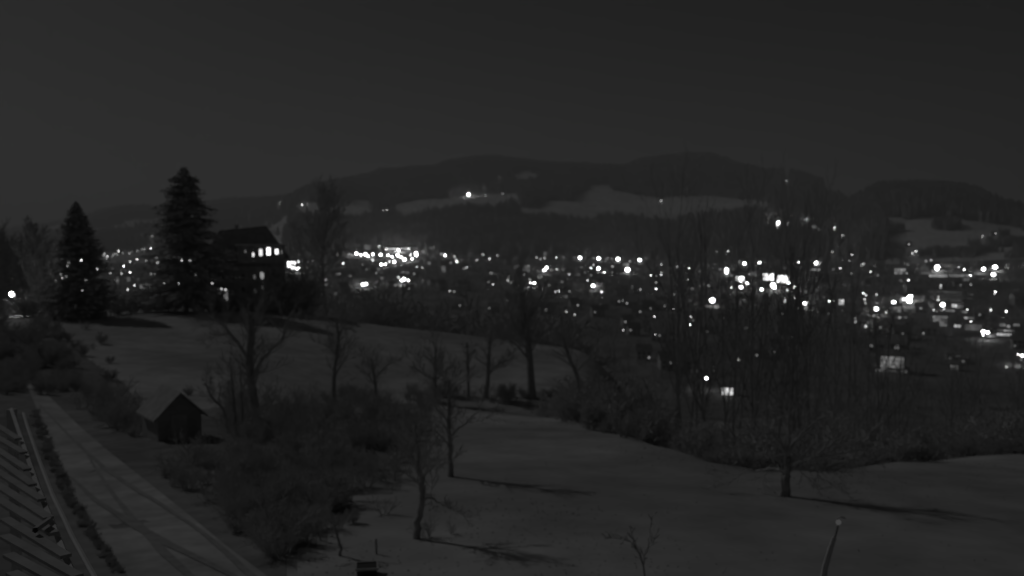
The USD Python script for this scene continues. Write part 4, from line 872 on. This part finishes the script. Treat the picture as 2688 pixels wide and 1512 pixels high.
# ------------------------------------------------------------------ thicket in the hollow
POLY = [(120, 985), (260, 1010), (375, 1075), (372, 1120), (420, 1135), (560, 1065), (800, 1055), (1000, 1062), (1130, 1062), (1115, 1150), (1045, 1262), (945, 1285), (890, 1350), (800, 1430), (740, 1470), (640, 1405), (420, 1245), (260, 1115)]
LANE = [(60, 985), (130, 1020), (280, 1155), (400, 1250), (500, 1330), (600, 1412), (720, 1520), (720, 1700), (335, 1700), (275, 1430), (160, 1240), (92, 1062)]
n_ = 0
while n_ < 260:
    u, v = rc.uniform(120, 1200), rc.uniform(1000, 1500)
    inn = bool(inside(POLY, np.array(u), np.array(v)))
    if not inn and (rc.uniform() > .10 or v > 1420 or (u < 330 and v > 1150)): continue
    if 355 < u < 560 and 1040 < v < 1215: continue
    q = hit(u, v, 0, 10, 200)
    if q is None: continue
    dd = math.hypot(q[0], q[1]); s = rc.uniform(.28, .8) * float(np.interp(dd, [25, 45, 70], [.55, .85, 1.1])) * (1 if inn else .6)
    den = rc.uniform() < .2
    if pixels_inside(LANE, np.array(u), np.array(v)): continue
    scrub("thicket", rc.integers(4, 7) if den else rc.integers(0, 4), q[0], q[1], s * (.8 if den else 1)); n_ += 1
for k in range(150):     # low growth added along the lane in place of house shade
    t_ = rc.uniform(); u = np.interp(t_, [0, .3, .6, 1], [100, 150, 215, 320]) - rc.uniform(0, 26); v = np.interp(t_, [0, .3, .6, 1], [1085, 1215, 1345, 1505]); q = hit(u, v, 0, 8, 200)
    if q is not None: scrub("thicket", rc.integers(4, 7), q[0], q[1], rc.uniform(.03, .075) * np.interp(t_, [0, 1], [2.2, 1.0]))
flush("thicket", "dark overgrown thicket of bare shrubs filling the hollow below the shed", "shrubs")
# scrub added in place of tree shade at the far left, and the hedge below the meadow
for k in range(120):
    u, v = rc.uniform(-30, 300) , rc.uniform(862, 1035)
    if u > 150 + (v - 862) * .5 and rc.uniform() < .75: continue
    q = hit(u, v, 0, 10, 230)
    if q is not None: scrub("added_bank_scrub", rc.integers(3, 7), q[0], q[1], rc.uniform(.4, 1.0) * np.interp(u, [0, 215], [1.3, .7]) * np.interp(v, [862, 1035], [1.15, .7]))
flush("added_bank_scrub", "dark scrub added as shade on the bank at the left frame edge", "shrubs")
for k in range(40):
    u = rc.uniform(880, 1640); v = np.interp(u, [880, 1150, 1300, 1420, 1500, 1640], [1062, 1050, 1052, 1058, 1085, 1130]) + rc.uniform(-16, 4); q = hit(u, v, 0, 10, 230)
    if q is not None: scrub("hedge", rc.integers(0, 6), q[0], q[1], rc.uniform(.4, .85))
flush("hedge", "low scrubby hedge along the lower side of the far meadow", "hedge")

# ------------------------------------------------------------------ the wood on the slope at the right
wd = []
for k in range(6):
    c = klass("slope_tree_" + "abcdef"[k]); a, b = bare_tree(80 + k, H=20, r=.12, kids=(9, 5, 3), ratio=(.30, .36, .42, .34, .48, .40)[k], ang=(.5, .6, .7, .5, .75, .65)[k], up=.2, rmin=.009, t0=.35, wob=.06)
    part("trunk", a, M["bark"], c); part("crown", b, M["bark"], c); wd.append(c)
env = ([1470, 1560, 1650, 1730, 1790, 1850, 1950, 2050, 2140, 2230, 2330, 2450, 2600, 2720], [860, 800, 740, 660, 560, 520, 530, 540, 590, 680, 740, 800, 830, 830])
tall = [(1772, 640), (1806, 600), (1828, 580), (1846, 580), (1900, 590), (1932, 575), (1950, 600), (2092, 600), (2030, 590), (2078, 610), (2112, 630), (2146, 660)]
def slope_tree(u, vt, d, lab, group):
    p = P(u, 900, d); g = float(ground(p[0], p[1])); H = P(u, vt, d)[2] - g
    if H < 4: return
    s = H / 20.5; copy_of(wd[rc.integers(0, 6)], "slope_tree", lab, "tree", (p[0], p[1], g), rc.uniform(0, 6.28), group, (s * .85, s * .85, s))
for i, (u, vt) in enumerate(sorted(tall)): slope_tree(u, vt, rc.uniform(96, 120), f"tall thin bare poplar at the right, {ORD[i]} from left of twelve", None)
for k in range(60):
    u = rc.uniform(1580, 2740)
    if abs(u - 1870) < 16 or (1945 < u < 2085 and k % 3): u += 160
    vt = np.interp(u, *env) + abs(rc.normal(0, 120)) + 60
    slope_tree(u, min(vt, 1010), rc.uniform(78, 190), "bare slender tree of the dark wood falling away at the right", "bare trees of the right-hand wood")
for k in range(170):
    u = rc.uniform(1440, 2740); v = np.interp(u, [1440, 1500, 1700, 1900, 2050, 2250, 2450, 2688, 2740], [1085, 1112, 1167, 1221, 1238, 1226, 1203, 1190, 1190]) - rc.uniform(-4, 60)
    d = rc.uniform(48, 120); e = hit(u, np.interp(u, [1440, 1500, 1700, 1900, 2050, 2250, 2450, 2688, 2740], [1085, 1112, 1167, 1221, 1238, 1226, 1203, 1190, 1190]) + 6, 0, 10, 300)
    if e is None: continue
    de_ = math.hypot(e[0], e[1]); d = de_ + abs(rc.normal(3, 22)) + .6; p = P(u, v, d); g = float(ground(p[0], p[1]))
    if u < 1580 and proj(np.array([p[0], p[1], g]))[1] < 1040: continue
    scrub("slope_scrub", rc.integers(0, 7), p[0], p[1], rc.uniform(.3, .85) * (1 + (d - de_) / 22))
flush("slope_scrub", "dark scrub just beyond the lawn edge at the right", "shrubs")

# ------------------------------------------------------------------ shed, lane, slatted roof, posts
s0 = hit(452, 1148, 0, 8, 200); SD = math.hypot(s0[0], s0[1]); sk = SD / FPX
shed = thing("garden_shed", "dark gabled garden shed standing askew below the far meadow", "shed", tuple(s0), math.radians(-54))
sw, sd, shh, srh = 3.0, 2.5, float(P(462, 1066, SD)[2] - s0[2]), 1.2
shh = min(max(shh - .2, 1.3), 1.6)
part("wall", gable_walls(sw, sd, shh, srh), M["shed"], shed)
r_ = prism_roof(sw, sd, srh, .3, .1); part("roof", (r_[0] + [0, 0, shh + .02], r_[1]), M["shed"], shed)
part("door", box(sw / 2 + .01, sw / 2 + .06, -.5, .4, 0.05, 1.6), M["timber"], shed)

right = [(84, 1000), (130, 1042), (200, 1112), (280, 1182), (400, 1277), (500, 1357), (600, 1440), (700, 1514), (800, 1590)]
left = [(66, 1002), (92, 1062), (122, 1150), (160, 1240), (215, 1340), (275, 1430), (335, 1514), (380, 1590), (430, 1700)]
def lane_mesh(lift, A, B, n=40, m=8):
    f = lambda q: np.stack([np.interp(np.linspace(0, 1, n), np.linspace(0, 1, len(q)), [p[k] for p in q]) for k in (0, 1)], 1)
    A, B = f(A), f(B); V = []
    for a, b in zip(A, B):
        pa, pb = hit(a[0], a[1], 0, 6, 190), hit(b[0], b[1], 0, 6, 190)
        for k in range(m + 1):
            c = pa * (1 - k / m) + pb * k / m; V.append([c[0], c[1], float(ground(c[0], c[1])) + lift])
    F = []
    for i in range(n - 1):
        for k in range(m):
            a = i * (m + 1) + k; F += [[a, a + 1, a + m + 2], [a, a + m + 2, a + m + 1]]
    V = np.array(V); F = np.array(F)
    nz_ = np.cross(V[F[:, 1]] - V[F[:, 0]], V[F[:, 2]] - V[F[:, 0]])[:, 2].sum()
    return V, (F if nz_ > 0 else F[:, ::-1])
top("lane", lane_mesh(.035, left, right), M["drive"], kind="structure")
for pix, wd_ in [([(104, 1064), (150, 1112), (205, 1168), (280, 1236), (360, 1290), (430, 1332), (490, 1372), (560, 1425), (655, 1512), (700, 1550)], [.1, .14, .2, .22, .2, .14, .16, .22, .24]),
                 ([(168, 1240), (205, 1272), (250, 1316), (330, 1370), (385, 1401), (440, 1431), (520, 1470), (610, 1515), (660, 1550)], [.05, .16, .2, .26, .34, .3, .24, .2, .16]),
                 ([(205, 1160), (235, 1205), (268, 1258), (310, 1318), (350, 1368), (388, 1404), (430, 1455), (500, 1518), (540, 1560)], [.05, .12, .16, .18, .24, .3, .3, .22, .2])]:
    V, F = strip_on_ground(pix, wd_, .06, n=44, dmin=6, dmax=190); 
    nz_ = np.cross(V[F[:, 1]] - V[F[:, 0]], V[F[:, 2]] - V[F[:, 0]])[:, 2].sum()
    top("lane_strip", (V, F if nz_ > 0 else F[:, ::-1]), M["dark_strip"], kind="structure")  # thin darker strip laid just above the lane

# slatted roof below the camera at the left
PZ = CZ - 2.9
def onz(u, v, z=PZ):
    r = ray(u, v); return np.array([0, 0, CZ]) + r * ((z - CZ) / r[2])
cen = onz(110, 1380)
per_ = thing("pergola", "slatted timber pergola roof with a pale edge rail at bottom left", "pergola", (cen[0], cen[1], 0))
slats = [((0, 1120), (48, 1150)), ((0, 1150), (62, 1186)), ((8, 1188), (72, 1230)), ((24, 1226), (86, 1270)), ((36, 1262), (110, 1309)), ((46, 1304), (128, 1357)), ((60, 1347), (142, 1397)), ((84, 1402), (173, 1456)), ((97, 1450), (204, 1509)), ((112, 1500), (225, 1560)), ((128, 1552), (250, 1618))]
for (a, b) in slats:
    A, B = onz(*a) - [cen[0], cen[1], 0], onz(*b) - [cen[0], cen[1], 0]
    A = A + (A - B) * 0.9
    d = unit(B - A); n = np.cross([0, 0, 1], d); w = .045 * (1 if a[1] < 1300 else 1.1)
    V = np.array([A - n * w, B - n * w, B + n * w, A + n * w]); V = np.vstack([V, V - [0, 0, .03]])
    part("slat", trimesh.convex.convex_hull(V), M["board"], per_)
rail = np.array([onz(u, v) for u, v in [(62, 1095), (72, 1130), (105, 1225), (140, 1318), (165, 1370), (190, 1425), (238, 1514), (275, 1580)]]) - [cen[0], cen[1], -.06]
part("rail", tube(rail, .022, 6), M["pale"], per_)
beam = np.array([onz(30, 1060), onz(100, 1260), onz(190, 1480), onz(270, 1640)]) - [cen[0], cen[1], .09]
part("beam", tube(beam, .035, 4), M["timber"], per_)
for k in (0, 3):
    b = beam[k]; g = float(ground(b[0] + cen[0], b[1] + cen[1]))
    part("post", box(b[0] - .06, b[0] + .06, b[1] - .06, b[1] + .06, g - .4, b[2]), M["timber"], per_)
A, B = onz(92, 1392, PZ + .05), onz(132, 1364, PZ + .05); part("brace", tube([A - [cen[0], cen[1], 0], B - [cen[0], cen[1], 0]], .03, 5), M["roof"], per_)

def stick(name, u, v, top_px, w, lab, cat, mat, d=None):
    q = hit(u, v, 0, 6, 200); d = math.hypot(q[0], q[1]); tp = P(top_px[0], top_px[1], d) - q
    t = thing(name, lab, cat, tuple(q)); return t, tp, w * d / FPX / 2
t, tp, r0 = stick("fence_post", 989, 1455, (987, 1416), 7, "short dark fence post above the dark tub at the bottom", "post", "timber"); part("shaft", tube([[0, 0, -.3], tp], [r0, r0 * .9], 6), M["timber"], t)
t, tp, r0 = stick("fence_post", 846, 1420, (836, 1378), 6, "leaning fence post at the thicket's foot", "post", "timber"); part("shaft", tube([[0, 0, -.3], tp], [r0, r0 * .9], 6), M["timber"], t)
q = hit(963, 1508, 0, 6, 100); k_ = math.hypot(q[0], q[1]) / FPX
t = thing("garden_tub", "dark square tub cut by the bottom edge of the frame", "tub", tuple(q), .15)
hb = max(P(963, 1484, math.hypot(q[0], q[1]))[2] - q[2], .25); wb = 26 * k_
part("body", cat_([box(-wb, wb, -wb, wb, -.2, hb * .9)]), M["pane"], t); part("rim", cat_([box(-wb - .04, wb + .04, -wb - .04, -wb, hb * .8, hb), box(-wb - .04, wb + .04, wb, wb + .04, hb * .8, hb), box(-wb - .04, -wb, -wb, wb, hb * .8, hb), box(wb, wb + .04, -wb, wb, hb * .8, hb)]), M["timber"], t)
# leaning post with two small caps at the bottom right
q = hit(2158, 1520, 0, 6, 100); d_p = math.hypot(q[0], q[1]); kp = d_p / FPX
t = thing("leaning_post", "leaning pale post with an added faint glow on its cap at bottom right", "post", tuple(q))
px = lambda u, v: P(u, v, d_p) - q
part("shaft", tube([[0, 0, -.3], px(2166, 1490), px(2179, 1445), px(2190, 1412)], [17 * kp / 2, 16 * kp / 2, 14 * kp / 2, 12 * kp / 2], 7), M["pale"], t)
part("joint", tube([px(2190, 1412), px(2194, 1400), px(2199, 1380)], 3.4 * kp, 6), M["board"], t)
part("cap", trimesh.creation.icosphere(2, 7 * kp).apply_translation(px(2201, 1371)), glow(.05), t)  # glow added to the cap so its pale spot shows
part("bracket", tube([px(2196, 1362), px(2207, 1357), px(2218, 1360)], 2.6 * kp, 5), M["pale"], t)

# ------------------------------------------------------------------ rough winter grass of the lawn
def tuft(seed):
    rg = np.random.default_rng(seed); V, F = [], []
    for i in range(14):
        a, l = rg.uniform(0, 6.28), rg.uniform(.5, 1.0); c = rg.normal(0, .18, 2); t_ = rg.uniform(.25, .8)
        b = np.array([c[0], c[1], -.05]); w = np.array([-math.sin(a), math.cos(a), 0]) * .05
        V += [b - w, b + w, b + [math.cos(a) * t_ * l, math.sin(a) * t_ * l, l * (1 - t_ * .6)]]; F.append([3 * i, 3 * i + 1, 3 * i + 2])
    return np.array(V), np.array(F)
rg_ = np.random.default_rng(99); T = []
BED = [(-60, 848), (150, 862), (215, 930), (330, 1010), (390, 1120), (560, 1075), (700, 1062), (1000, 1058), (1140, 1062), (1125, 1150), (1050, 1275), (950, 1300), (900, 1370), (810, 1440), (760, 1530), (-60, 1530)]
x = rg_.uniform(-34, 48, 60000); y = rg_.uniform(18, 96, 60000); z = ground(x, y); pu, pv = proj(np.stack([x, y, z], 1))
dens = meshkit.fbm(np.stack([x * .16, y * .16, 0 * x], -1), 3, 77)
ok = (pu > -40) & (pu < 2740) & (pv < 1530) & ~inside(BED, pu, pv) & (pv > np.interp(pu, EDGE_U, EDGE_V) - 4) & (rg_.uniform(size=60000) < np.clip((dens - .40) * 2.5, .05, .7))
n = int(ok.sum()); sc_ = rg_.uniform(.04, .11, n)
instancer("grass_tufts", [tuft(1), tuft(2), tuft(3)], np.stack([x, y, z], 1)[ok], np.stack([sc_, sc_, sc_ * .8], 1), rg_.uniform(0, 6.28, n), rg_.integers(0, 3, n), "rough tufts of winter grass scattered over the near lawn", "grass", M["meadow"], each="tuft")
# ------------------------------------------------------------------ the night air
HAZE = 2.7e-4
usdkit.material(stage, "/World/Looks/night_haze", {"v": ("principled_volume", {"color": (0.9, 0.9, 0.9), "density": HAZE, "anisotropy": 0.2})}, [], volume="v.volume")
hz = trimesh.creation.box([30000, 30000, 600]); hz.apply_translation([0, 0, 120])      # from -180 m, below the lowest ground, to 420 m, above the ridge
top("haze", hz, "/World/Looks/night_haze", kind="stuff")
